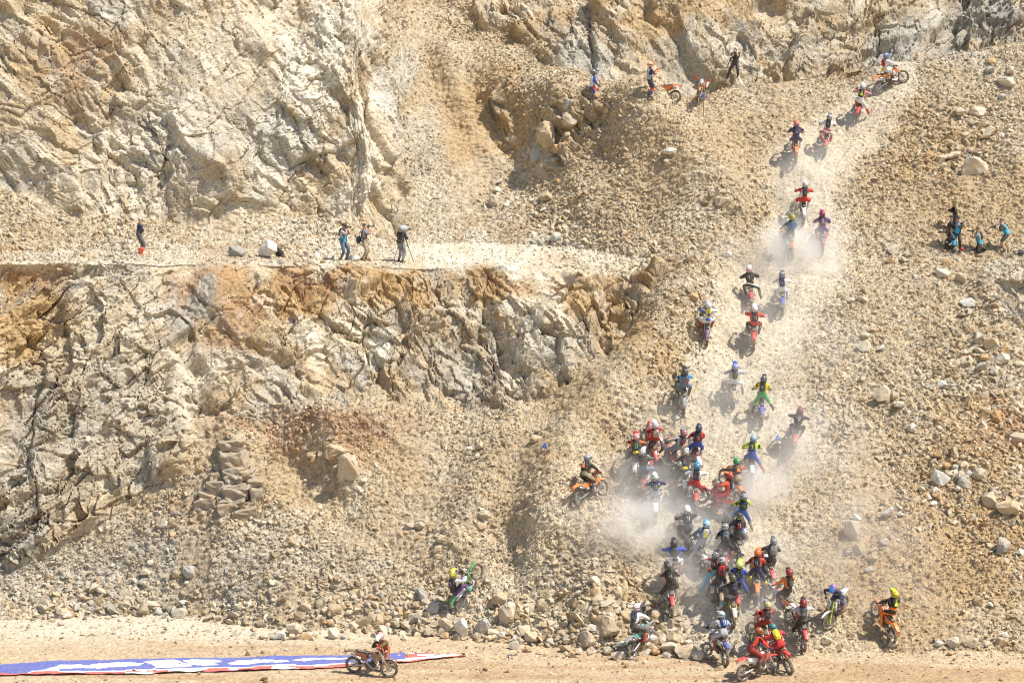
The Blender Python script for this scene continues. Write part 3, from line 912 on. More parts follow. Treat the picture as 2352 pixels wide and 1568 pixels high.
# ------------------------------------------------------------------ mesh kit
class MB:
    """collects shapes into one mesh"""

    def __init__(self):
        self.v, self.f, self.m = [], [], []

    def add(self, vs, fs, mi=0):
        b = len(self.v)
        self.v += [tuple(v) for v in vs]
        self.f += [tuple(b + i for i in f) for f in fs]
        self.m += [mi] * len(fs)
        return self

    def box(self, c, s, rot=None, mi=0, taper=1.0):
        R = Euler([math.radians(a) for a in rot]).to_matrix() if rot else Matrix.Identity(3)
        vs = []
        for z in (-1, 1):
            k = taper if z > 0 else 1
            for y in (-1, 1):
                for x in (-1, 1):
                    vs.append(Vector(c) + R @ Vector((x * s[0] / 2 * k, y * s[1] / 2 * k, z * s[2] / 2)))
        return self.add(vs, [(0, 2, 3, 1), (4, 5, 7, 6), (0, 1, 5, 4), (2, 6, 7, 3), (0, 4, 6, 2), (1, 3, 7, 5)], mi)

    def tube(self, pts, r, n=8, mi=0, sy=1.0, up=None, cap=True):
        """r: one radius or one per point; sy squashes the section sideways"""
        pts = [Vector(p) for p in pts]
        rs = r if isinstance(r, (list, tuple)) else [r] * len(pts)
        up0 = Vector(up) if up else Vector((0, 0, 1))
        rings = []
        for i, p in enumerate(pts):
            t = (pts[min(i + 1, len(pts) - 1)] - pts[max(i - 1, 0)]).normalized()
            u = up0 if abs(t.dot(up0)) < 0.95 else Vector((1, 0, 0))
            a = t.cross(u).normalized()
            b = a.cross(t).normalized()
            rings.append([p + (a * math.cos(2 * math.pi * k / n) * sy + b * math.sin(2 * math.pi * k / n)) * rs[i] for k in range(n)])
        vs = [v for rg in rings for v in rg]
        fs = []
        for i in range(len(pts) - 1):
            for k in range(n):
                fs.append((i * n + k, i * n + (k + 1) % n, (i + 1) * n + (k + 1) % n, (i + 1) * n + k))
        if cap:
            fs.append(tuple(range(n))[::-1])
            fs.append(tuple(range((len(pts) - 1) * n, len(pts) * n)))
        return self.add(vs, fs, mi)

    def ring(self, c, R, r, n=28, k=8, ry=None, mi=0):
        """a torus round the y axis; ry: half width across"""
        ry = ry or r
        vs, fs = [], []
        for i in range(n):
            a = 2 * math.pi * i / n
            for j in range(k):
                b = 2 * math.pi * j / k
                q = R + r * math.cos(b)
                vs.append((c[0] + q * math.cos(a), c[1] + ry * math.sin(b), c[2] + q * math.sin(a)))
        for i in range(n):
            for j in range(k):
                fs.append((i * k + j, i * k + (j + 1) % k, ((i + 1) % n) * k + (j + 1) % k, ((i + 1) % n) * k + j))
        return self.add(vs, fs, mi)

    def ball(self, c, s, n=12, m=8, mi=0, shape=None):
        vs, fs = [], []
        for j in range(m + 1):
            t = math.pi * j / m
            for i in range(n):
                a = 2 * math.pi * i / n
                p = Vector((math.sin(t) * math.cos(a), math.sin(t) * math.sin(a), math.cos(t)))
                if shape:
                    p = shape(p)
                vs.append((c[0] + p.x * s[0], c[1] + p.y * s[1], c[2] + p.z * s[2]))
        for j in range(m):
            for i in range(n):
                fs.append((j * n + i, (j + 1) * n + i, (j + 1) * n + (i + 1) % n, j * n + (i + 1) % n))
        return self.add(vs, fs, mi)

    def plate(self, outline, y0, y1, mi=0, bulge=0.0):
        """a side outline in x, z given thickness from y0 to y1"""
        n = len(outline)
        vs = [(x, y0, z) for x, z in outline] + [(x, y1, z) for x, z in outline]
        fs = [tuple(range(n)), tuple(range(n, 2 * n))[::-1]]
        for i in range(n):
            fs.append((i, n + i, n + (i + 1) % n, (i + 1) % n))
        return self.add(vs, fs, mi)

    def mesh(self, name, mats, smooth=False):
        me = bpy.data.meshes.new(name)
        me.from_pydata(self.v, [], self.f)
        for m_ in mats:
            me.materials.append(m_)
        if len(mats) > 1:
            me.polygons.foreach_set('material_index', self.m)
        import bmesh
        bm = bmesh.new()
        bm.from_mesh(me)
        bmesh.ops.remove_doubles(bm, verts=bm.verts, dist=1e-5)
        bmesh.ops.recalc_face_normals(bm, faces=bm.faces)
        bm.to_mesh(me)
        bm.free()
        if smooth:
            me.shade_smooth()
        else:
            me.shade_flat()
        return me


def paint(name, c, rough=0.55, dust=0.25, metal=0.0, spec=0.4, stripe=None, cloth=False):
    """a surface of its own colour with dry dust lying on it in patches"""
    if name in MATS:
        return MATS[name]
    m, nt, bs, out = node_mat(name)
    tc = nt.nodes.new('ShaderNodeTexCoord')
    O = tc.outputs['Object']
    base = (*c, 1)
    if stripe is not None:                            # printed graphics: slanting bands of a second colour
        wv = nt.nodes.new('ShaderNodeTexWave')
        wv.inputs['Scale'].default_value = stripe[1]
        wv.inputs['Distortion'].default_value = 3.5
        wv.inputs['Detail'].default_value = 1.0
        wv.inputs['Detail Scale'].default_value = 1.5
        mp = nt.nodes.new('ShaderNodeMapping')
        mp.inputs['Rotation'].default_value = stripe[2] if len(stripe) > 2 else (0.4, 0.9, 0.5)
        nt.links.new(O, mp.inputs[0])
        nt.links.new(mp.outputs[0], wv.inputs[0])
        f = ramp(nt, wv.outputs['Fac'], [(0.60, 0.0), (0.66, 1.0)])
        base = mixc(nt, f, (*c, 1), (*stripe[0], 1))
    nz = noise(nt, O, 9.0, 4, 0.65)
    n2_ = noise(nt, O, 30.0, 2, 0.6)
    b = mixc(nt, 1.0, base, ramp(nt, n2_, [(0.3, 0.85), (0.7, 1.1)]), 'MULTIPLY')
    b = mixc(nt, ramp(nt, nz, [(0.42, dust * 0.35), (0.68, min(1, dust * 1.7))]), b, (0.42, 0.33, 0.22, 1))
    nt.links.new(b, bs.inputs['Base Color'])
    bs.inputs['Roughness'].default_value = rough
    bs.inputs['Metallic'].default_value = metal
    bs.inputs['Specular IOR Level'].default_value = spec
    if cloth:
        bp = nt.nodes.new('ShaderNodeBump')
        bp.inputs['Strength'].default_value = 0.9
        bp.inputs['Distance'].default_value = 0.03
        nt.links.new(noise(nt, O, 12.0, 3, 0.6), bp.inputs['Height'])
        nt.links.new(bp.outputs[0], bs.inputs['Normal'])
    MATS[name] = m
    return m


PAL = dict(black=(0.018, 0.019, 0.022), dark=(0.045, 0.05, 0.06), charcoal=(0.09, 0.095, 0.10), grey=(0.26, 0.27, 0.28), silver=(0.45, 0.46, 0.48),
           white=(0.78, 0.77, 0.76), cream=(0.62, 0.56, 0.44), red=(0.58, 0.025, 0.03), scarlet=(0.72, 0.06, 0.03), orange=(0.85, 0.20, 0.015), darkred=(0.30, 0.02, 0.025),
           yellow=(0.80, 0.66, 0.03), fluo=(0.62, 0.82, 0.04), green=(0.05, 0.38, 0.10), teal=(0.02, 0.34, 0.30), lime=(0.35, 0.70, 0.05), navy=(0.02, 0.035, 0.10),
           blue=(0.03, 0.09, 0.42), royal=(0.02, 0.16, 0.55), sky=(0.08, 0.38, 0.66), cyan=(0.03, 0.42, 0.66), purple=(0.10, 0.03, 0.18), magenta=(0.45, 0.02, 0.12),
           steel=(0.12, 0.19, 0.27), khaki=(0.24, 0.22, 0.12), olive=(0.14, 0.15, 0.07), beige=(0.42, 0.34, 0.23), brown=(0.13, 0.07, 0.035), skin=(0.55, 0.31, 0.21),
           denim=(0.07, 0.12, 0.20), mud=(0.26, 0.17, 0.10), pink=(0.55, 0.25, 0.26), rust=(0.42, 0.11, 0.05), hair=(0.10, 0.06, 0.035))


def cloth(c, dust=0.16, stripe=None):
    return paint('%s cloth%s' % (c, (' ' + stripe[0]) if stripe else ''), PAL[c], 0.85, dust, 0, 0.2, (PAL[stripe[0]], stripe[1]) if stripe else None, cloth=True)


def plastic(c, dust=0.25, stripe=None):
    return paint('%s plastic%s' % (c, (' ' + stripe) if stripe else ''), PAL[c], 0.35, dust, 0, 0.5, (PAL[stripe], 3.2) if stripe else None)


def shell_mat(c, c2):
    return paint('%s helmet %s' % (c, c2), PAL[c], 0.22, 0.10, 0, 0.55, (PAL[c2], 5.5, (0.2, 1.1, 0.3)) if c2 else None)


TYRE = paint('dusty tyre rubber', (0.035, 0.033, 0.032), 0.9, 0.55, 0, 0.15)
METAL = paint('brushed metal', (0.42, 0.42, 0.43), 0.38, 0.3, 0.8)
DMETAL = paint('dark engine metal', (0.07, 0.07, 0.075), 0.5, 0.45, 0.3)
CHROME = paint('pale metal', (0.6, 0.6, 0.6), 0.25, 0.15, 0.9)
BRONZE = paint('gold fork tube', (0.36, 0.22, 0.08), 0.35, 0.3, 0.6)
SEATM = paint('seat cover', (0.02, 0.02, 0.022), 0.8, 0.4, 0, 0.2)
RUB = paint('black rubber', (0.02, 0.02, 0.02), 0.8, 0.25, 0, 0.2)

# ------------------------------------------------------------------ an enduro motorcycle, x forward, y left, z up, origin between the tyre contacts
RA, FA = Vector((-0.73, 0, 0.33)), Vector((0.75, 0, 0.345))


def wheel_meshes(R, w, tag_):
    t = MB().ring((0, 0, 0), R - 0.052, 0.046, 26, 8, w / 2)
    nk = 26
    for i in range(nk):                               # knobs across the tread and on its shoulders
        a = 2 * math.pi * (i + 0.5) / nk
        for (y, rr, sz) in ((0, R - 0.008, 0.030), (w * 0.36, R - 0.020, 0.026), (-w * 0.36, R - 0.020, 0.026)):
            off = a + (0.5 * 2 * math.pi / nk if y else 0)
            t.box((math.cos(off) * rr, y, math.sin(off) * rr), (0.026, sz, 0.042), (0, -math.degrees(off), 0))
    rim = MB().ring((0, 0, 0), R - 0.098, 0.012, 26, 6, w * 0.22)
    sp = MB().tube([(0, -0.05, 0), (0, 0.05, 0)], 0.035, 10).tube([(0, -0.055, 0), (0, -0.035, 0)], 0.06, 10)
    for i in range(16):
        a = 2 * math.pi * i / 16
        s_ = 0.04 if i % 2 else -0.04
        sp.tube([(math.cos(a + .3) * 0.03, s_, math.sin(a + .3) * 0.03), (math.cos(a) * (R - 0.1), 0, math.sin(a) * (R - 0.1))], 0.0035, 3, cap=False)
    disc = MB().ring((0, 0.062, 0), 0.105, 0.022, 18, 4, 0.003)
    return (t.mesh('tyre', [TYRE]), rim.mesh('rim', [METAL], True), sp.mesh('hub_and_spokes', [METAL]), disc.mesh('brake_disc', [CHROME]))


WR, WF = wheel_meshes(0.33, 0.125, 'r'), wheel_meshes(0.345, 0.095, 'f')


def bike_meshes():
    B = {}
    fr = MB()
    fr.tube([(0.44, 0, 0.92), (0.30, 0, 0.80), (0.16, 0, 0.36), (-0.02, 0, 0.27)], 0.024)
    for s in (-1, 1):
        fr.tube([(0.44, 0, 0.90), (0.18, s * 0.07, 0.78), (-0.16, s * 0.10, 0.66), (-0.22, s * 0.09, 0.42), (-0.05, s * 0.08, 0.27), (0.12, s * 0.06, 0.30)], 0.020)
        fr.tube([(-0.12, s * 0.06, 0.76), (-0.62, s * 0.07, 0.86)], 0.014)
        fr.tube([(-0.20, s * 0.07, 0.58), (-0.60, s * 0.07, 0.84)], 0.012)
    fr.tube([(0.40, 0, 0.98), (0.46, 0, 0.82)], 0.034)
    B['frame'] = (fr, 'FRAME')
    en = MB()
    en.box((0.00, 0, 0.40), (0.30, 0.22, 0.20)).box((-0.12, 0, 0.36), (0.18, 0.20, 0.16))
    en.tube([(0.02, -0.135, 0.38), (0.02, 0.13, 0.38)], 0.085, 14).tube([(-0.13, -0.12, 0.36), (-0.13, 0.12, 0.36)], 0.065, 12)
    for k in range(6):
        en.box((0.07 + 0.014 * k, 0, 0.51 + 0.026 * k), (0.15, 0.15, 0.012), (0, 18, 0))
    en.box((0.10, 0, 0.57), (0.10, 0.10, 0.18), (0, 18, 0)).box((0.06, 0, 0.26), (0.34, 0.20, 0.03), (0, -8, 0))
    B['engine'] = (en, 'DMETAL')
    rad = MB()
    for s in (-1, 1):
        rad.box((0.32, s * 0.105, 0.68), (0.04, 0.11, 0.24), (0, 22, 0))
    B['radiator'] = (rad, 'METAL')
    sw = MB()
    for s in (-1, 1):
        sw.tube([(-0.20, s * 0.08, 0.42), (-0.45, s * 0.105, 0.38), (-0.73, s * 0.105, 0.33)], [0.036, 0.034, 0.026], 8, sy=0.6)
    sw.box((-0.30, 0, 0.41), (0.06, 0.2, 0.06)).tube([(-0.73, -0.13, 0.33), (-0.73, 0.13, 0.33)], 0.018)
    B['swingarm'] = (sw, 'METAL')
    B['shock_absorber'] = (MB().tube([(-0.22, 0, 0.46), (-0.16, 0, 0.70)], 0.032, 10).tube([(-0.21, 0, 0.50), (-0.17, 0, 0.64)], 0.042, 10), 'CHROME')
    ch = MB()
    ch.tube([(-0.06, 0.115, 0.42), (-0.73, 0.115, 0.395)], 0.010, 4).tube([(-0.06, 0.115, 0.33), (-0.73, 0.115, 0.265)], 0.010, 4)
    ch.ring((-0.73, 0.115, 0.33), 0.058, 0.012, 16, 4, 0.004)
    B['chain'] = (ch, 'CHROME')
    se = MB()
    top = [(0.20, 0.95, 0.06), (0.08, 0.935, 0.085), (-0.12, 0.925, 0.105), (-0.35, 0.935, 0.10), (-0.58, 0.965, 0.075)]
    vs, fs = [], []
    for (x, z, w) in top:
        vs += [(x, -w, z - 0.07), (x, -w * 0.8, z), (x, 0, z + 0.012), (x, w * 0.8, z), (x, w, z - 0.07)]
    for i in range(4):
        for k in range(4):
            fs.append((i * 5 + k, i * 5 + k + 1, i * 5 + 6 + k, i * 5 + 5 + k))
        fs.append((i * 5, i * 5 + 5, i * 5 + 9, i * 5 + 4))
    fs += [(0, 1, 2, 3, 4), (20, 24, 23, 22, 21)]
    se.add(vs, fs)
    B['seat'] = (se, 'SEAT')
    tank = MB().ball((0.24, 0, 0.87), (0.19, 0.105, 0.10), 12, 8)
    B['fuel_tank'] = (tank, 'PLASTIC2')
    for s in (-1, 1):
        o = [(0.50, 0.86), (0.44, 0.72), (0.24, 0.60), (0.10, 0.74), (0.04, 0.88), (0.28, 0.95)]
        m_ = MB()
        n = len(o)
        yy = [0.17, 0.17, 0.14, 0.10, 0.09, 0.11]
        vs = [(x, s * y, z) for (x, z), y in zip(o, yy)] + [(x, s * (y - 0.015), z) for (x, z), y in zip(o, yy)]
        m_.add(vs, [tuple(range(n)), tuple(range(n, 2 * n))[::-1]] + [(i, n + i, n + (i + 1) % n, (i + 1) % n) for i in range(n)])
        B['radiator_shroud' + ('' if s < 0 else '#')] = (m_, 'PLASTIC')
        o = [(-0.10, 0.83), (-0.14, 0.62), (-0.36, 0.66), (-0.62, 0.86), (-0.60, 0.90), (-0.30, 0.87)]
        B['side_panel' + ('' if s < 0 else '#')] = (MB().plate(o, s * 0.105, s * 0.125), 'PLASTIC2')
    # rear fender: a channel that rises to the tail
    rf = MB()
    pts = [(-0.42, 0.90, 0.09), (-0.60, 0.93, 0.10), (-0.80, 0.93, 0.10), (-0.98, 0.90, 0.085), (-1.06, 0.87, 0.06)]
    vs, fs = [], []
    for (x, z, w) in pts:
        vs += [(x, -w, z - 0.05), (x, -w * 0.75, z), (x, 0, z + 0.008), (x, w * 0.75, z), (x, w, z - 0.05),
               (x, w * 0.7, z - 0.018), (x, 0, z - 0.012), (x, -w * 0.7, z - 0.018)]
    for i in range(4):
        for k in range(8):
            fs.append((i * 8 + k, i * 8 + (k + 1) % 8, i * 8 + 8 + (k + 1) % 8, i * 8 + 8 + k))
    fs += [tuple(range(8)), tuple(range(32, 40))[::-1]]
    rf.add(vs, fs)
    B['rear_fender'] = (rf, 'PLASTIC')
    B['tail_plate'] = (MB().box((-1.015, 0, 0.80), (0.012, 0.13, 0.14), (0, 20, 0)), 'PLASTIC2')
    B['tail_lamp'] = (MB().box((-1.06, 0, 0.875), (0.03, 0.07, 0.025)), 'LAMP')
    ff = MB()
    pts = [(0.46, 0.70, 0.055), (0.62, 0.755, 0.07), (0.80, 0.76, 0.065), (0.98, 0.71, 0.05), (1.06, 0.67, 0.035)]
    vs = []
    for (x, z, w) in pts:
        vs += [(x, -w, z - 0.03), (x, -w * 0.75, z), (x, 0, z + 0.012), (x, w * 0.75, z), (x, w, z - 0.03),
               (x, w * 0.7, z - 0.015), (x, 0, z - 0.008), (x, -w * 0.7, z - 0.015)]
    ff.add(vs, fs)
    B['front_fender'] = (ff, 'PLASTIC')
    np_ = MB()
    o = [(-0.085, 0.98), (-0.10, 1.10), (-0.05, 1.17), (0.05, 1.17), (0.10, 1.10), (0.085, 0.98), (0, 0.93)]
    n = len(o)
    vs = [(0.60 - (z - 0.93) * 0.35 - abs(y) * 0.3, y, z) for y, z in o] + [(0.575 - (z - 0.93) * 0.35 - abs(y) * 0.3, y, z) for y, z in o]
    np_.add(vs, [tuple(range(n)), tuple(range(n, 2 * n))[::-1]] + [(i, n + i, n + (i + 1) % n, (i + 1) % n) for i in range(n)])
    B['headlight_mask'] = (np_, 'PLASTIC2')
    for s in (-1, 1):
        B['fork_leg' + ('' if s < 0 else '#')] = (MB().tube([(0.36, s * 0.10, 1.04), (0.555, s * 0.10, 0.68)], 0.028, 8).tube([(0.555, s * 0.10, 0.68), (0.75, s * 0.09, 0.345)], [0.022, 0.024], 8)
                                                 .box((0.715, s * 0.105, 0.44), (0.03, 0.05, 0.26), (0, -29, 0)), 'FORK')
        B['footpeg' + ('' if s < 0 else '#')] = (MB().box((-0.10, s * 0.19, 0.385), (0.05, 0.12, 0.02)), 'METAL')
    B['fork_clamp'] = (MB().box((0.42, 0, 0.92), (0.07, 0.25, 0.03), (0, 29, 0)), 'DMETAL')
    B['fork_clamp#'] = (MB().box((0.37, 0, 1.02), (0.07, 0.24, 0.03), (0, 29, 0)), 'DMETAL')
    B['front_axle'] = (MB().tube([(0.75, -0.11, 0.345), (0.75, 0.11, 0.345)], 0.016), 'METAL')
    B['exhaust_pipe'] = (MB().tube([(0.17, -0.04, 0.60), (0.32, -0.07, 0.55), (0.33, -0.11, 0.38), (0.16, -0.15, 0.34), (0.0, -0.15, 0.48), (-0.18, -0.13, 0.58), (-0.34, -0.12, 0.66)],
                                   [0.025, 0.038, 0.06, 0.058, 0.035, 0.022, 0.024], 8), 'EXH')
    B['silencer'] = (MB().tube([(-0.33, -0.12, 0.65), (-0.37, -0.13, 0.67), (-0.70, -0.135, 0.80), (-0.76, -0.13, 0.825)], [0.025, 0.05, 0.05, 0.02], 10), 'CHROME')
    return B


MATKEY = {'DMETAL': DMETAL, 'METAL': METAL, 'CHROME': CHROME, 'SEAT': SEATM, 'LAMP': plastic('darkred'), 'EXH': METAL}
BM = {}
for k, (mb, mk) in bike_meshes().items():
    BM[k] = (mb.mesh(k.rstrip('#'), [MATKEY.get(mk, METAL)], k in ('fuel_tank', 'silencer', 'exhaust_pipe', 'shock_absorber')), mk)
bar = MB().tube([(0.30, -0.40, 1.13), (0.34, -0.22, 1.125), (0.385, -0.10, 1.07), (0.385, 0.10, 1.07), (0.34, 0.22, 1.125), (0.30, 0.40, 1.13)], 0.013, 6)
bar.box((0.385, 0, 1.075), (0.06, 0.14, 0.05))
for s in (-1, 1):
    bar.tube([(0.36, s * 0.24, 1.125), (0.375, s * 0.40, 1.115)], 0.006, 4)
BARM = bar.mesh('handlebar', [RUB])
GRIPM = {s: MB().tube([(0.318, s * 0.29, 1.128), (0.298, s * 0.41, 1.13)], 0.019, 8).mesh('grip', [RUB]) for s in (-1, 1)}
GUARDM = {}
for s in (-1, 1):
    o = [(0.40, 0.19, 1.15), (0.43, 0.30, 1.19), (0.39, 0.44, 1.15), (0.36, 0.44, 1.08), (0.43, 0.30, 1.06), (0.42, 0.20, 1.09)]
    n = 6
    vs = [(x, s * y, z) for x, y, z in o] + [(x - 0.014, s * y, z) for x, y, z in o]
    GUARDM[s] = MB().add(vs, [tuple(range(n)), tuple(range(n, 2 * n))[::-1]] + [(i, n + i, n + (i + 1) % n, (i + 1) % n) for i in range(n)]).mesh('hand_guard', [RUB])


def part(name, me, parent, mat=None, loc=None, rot=None):
    o = bpy.data.objects.new(name, me)
    col.objects.link(o)
    o.parent = parent
    if mat is not None and mat is not me.materials[0]:
        o.material_slots[0].link = 'OBJECT'
        o.material_slots[0].material = mat
    if loc is not None:
        o.location = loc
    if rot is not None:
        o.rotation_euler = rot
    return o


def thing(name, label, cat, mat, group=None):
    o = bpy.data.objects.new(name, None)
    o.empty_display_size = 0.3
    col.objects.link(o)
    o.matrix_world = mat
    o['label'] = label
    o['category'] = cat
    if group:
        o['group'] = group
    return o


def make_bike(label, M, c1, c2, frame='charcoal', fork='silver', steer=0.0, dusty=0.25, guard=None, lamp=True):
    t = thing('motorcycle', label, 'motorcycle', M, 'dirt bikes on the hill')
    p1, p2 = plastic(c1, dusty), plastic(c2, dusty)
    fm = plastic(frame, dusty)
    fk = BRONZE if fork == 'gold' else plastic(fork, dusty)
    pick_ = {'FRAME': fm, 'PLASTIC': p1, 'PLASTIC2': p2, 'FORK': fk}
    # what turns with the handlebar hangs off the steering axis
    ax = Vector((0.46, 0, 0.85))
    R = Matrix.Rotation(steer, 4, Vector((-0.48, 0, 0.877))) if steer else Matrix.Identity(4)
    ST = Matrix.Translation(ax) @ R @ Matrix.Translation(-ax)
    turning = ('fork_leg', 'fork_clamp', 'front_axle', 'front_fender', 'headlight_mask')
    for k, (me, mk) in BM.items():
        nm = k.rstrip('#')
        if nm == 'tail_lamp' and not lamp:
            continue
        o = part(nm, me, t, pick_.get(mk))
        if steer and nm in turning:
            o.matrix_basis = ST
    w = part('wheel', WR[2], t, None, RA)
    part('tyre', WR[0], w)
    part('rim', WR[1], w, plastic('black') if frame == 'orange' or c1 == 'white' else None)
    part('brake_disc', WR[3], w)
    w = part('wheel', WF[2], t)
    w.matrix_basis = ST @ Matrix.Translation(FA)
    part('tyre', WF[0], w)
    part('rim', WF[1], w)
    part('brake_disc', WF[3], w)
    b = part('handlebar', BARM, t)
    if steer:
        b.matrix_basis = ST
    for s in (-1, 1):
        part('grip', GRIPM[s], b)
        if guard:
            part('hand_guard', GUARDM[s], b, plastic(guard, 0.1))
    return t, ST


# ------------------------------------------------------------------ people
def hand_mesh(name, m_):
    """a curled hand: palm, four fingers of different lengths and a thumb from its side; x along the hand, z up, fingers curl down"""
    h = MB().box((0.045, 0, 0), (0.09, 0.085, 0.032), None, 0, 0.9)
    for i, (y, l) in enumerate(((-0.032, 0.062), (-0.011, 0.075), (0.011, 0.070), (0.032, 0.055))):
        h.tube([(0.085, y, 0.004), (0.085 + l * 0.5, y * 1.05, -0.004), (0.085 + l * 0.72, y * 1.05, -0.034), (0.085 + l * 0.4, y * 1.02, -0.052)], [0.011, 0.011, 0.010, 0.008], 5)
    h.tube([(0.025, -0.038, -0.004), (0.055, -0.062, -0.018), (0.090, -0.055, -0.036)], [0.013, 0.012, 0.009], 5)
    return h.mesh(name, [m_])


GLOVE = hand_mesh('glove', RUB)
SKINM = paint('skin', PAL['skin'], 0.55, 0.03, 0, 0.35)
HAND = hand_mesh('hand', SKINM)


def _hs(p):
    q = p.copy()
    if p.x > 0 and p.z < 0.15:                        # chin bar
        q.x *= 1 + 0.42 * min(1, (0.15 - p.z) / 0.6)
        q.y *= 1 - 0.28 * min(1, (0.15 - p.z) / 0.6) * p.x
    if p.z < -0.5:
        q.z = -0.5 + (p.z + 0.5) * 0.55
    return q


HELM = MB().ball((0, 0, 0), (0.172, 0.148, 0.165), 16, 10, shape=_hs).mesh('helmet', [RUB], True)
vz = MB()
vs, fs = [], []
for i, (x, z, w) in enumerate(((0.05, 0.145, 0.10), (0.15, 0.142, 0.105), (0.24, 0.118, 0.09), (0.30, 0.09, 0.062))):
    vs += [(x, -w, z - 0.035), (x, -w * 0.6, z), (x, w * 0.6, z), (x, w, z - 0.035), (x, w * 0.6, z - 0.012), (x, -w * 0.6, z - 0.012)]
for i in range(3):
    for k in range(6):
        fs.append((i * 6 + k, i * 6 + (k + 1) % 6, i * 6 + 6 + (k + 1) % 6, i * 6 + 6 + k))
fs += [tuple(range(6)), tuple(range(18, 24))[::-1]]
VISOR = vz.add(vs, fs).mesh('helmet_visor', [RUB])
gg = MB().ring((0, 0, 0), 0.166, 0.006, 20, 4, 0.02)
gg.v = [(x, z * 0.88, y + 0.008) for (x, y, z) in gg.v]
gg.box((0.168, 0, 0.012), (0.05, 0.18, 0.08))
GOGG = gg.mesh('goggles', [RUB])


def pack_mesh():
    """a slim hydration pack: x points back out of the wearer, z up"""
    p = MB()
    rows = [(-0.20, 0.07, 0.035), (-0.14, 0.115, 0.075), (0.0, 0.13, 0.095), (0.12, 0.12, 0.085), (0.20, 0.085, 0.05)]
    vs, fs = [], []
    for (z, w, d) in rows:
        vs += [(0, -w, z), (d * 0.7, -w * 0.92, z), (d, -w * 0.5, z), (d, w * 0.5, z), (d * 0.7, w * 0.92, z), (0, w, z)]
    for i in range(4):
        for k in range(6):
            fs.append((i * 6 + k, i * 6 + (k + 1) % 6, i * 6 + 6 + (k + 1) % 6, i * 6 + 6 + k))
    fs += [tuple(range(6))[::-1], tuple(range(24, 30))]
    return p.add(vs, fs)


PACK = pack_mesh().mesh('backpack', [RUB])
PPOCK = MB().box((0.095, 0, -0.06), (0.03, 0.15, 0.12), None, 0, 0.85).box((0.10, 0, 0.08), (0.012, 0.03, 0.16)).mesh('pack_pocket', [RUB])
PBAR = MB().box((0.108, 0.03, 0.02), (0.006, 0.022, 0.17)).box((0.102, -0.05, 0.05), (0.006, 0.03, 0.05)).mesh('pack_logo', [RUB])
STRAP = MB()
for s in (-1, 1):
    STRAP.tube([(0.0, s * 0.10, 0.17), (-0.12, s * 0.11, 0.235), (-0.24, s * 0.12, 0.13), (-0.25, s * 0.14, -0.08), (-0.12, s * 0.165, -0.18), (0.0, s * 0.10, -0.18)], 0.011, 4, sy=2.2)
STRAPM = STRAP.mesh('shoulder_strap', [RUB])

PENDING = []


def ik(a, b, l1, l2, hint):
    """the middle joint of a limb from a to b"""
    d = b - a
    L = min(d.length, (l1 + l2) * 0.995)
    u = d.normalized()
    x = (l1 * l1 - l2 * l2 + L * L) / (2 * L)
    h = math.sqrt(max(l1 * l1 - x * x, 1e-4))
    w = hint - u * hint.dot(u)
    w = w.normalized() if w.length > 1e-4 else Vector((0, 0, 1))
    return a + u * x + w * h, a + u * L


def basis(x, up):
    x = x.normalized()
    y = up.cross(x).normalized()
    z = x.cross(y)
    return Matrix((x, y, z)).transposed().to_4x4()


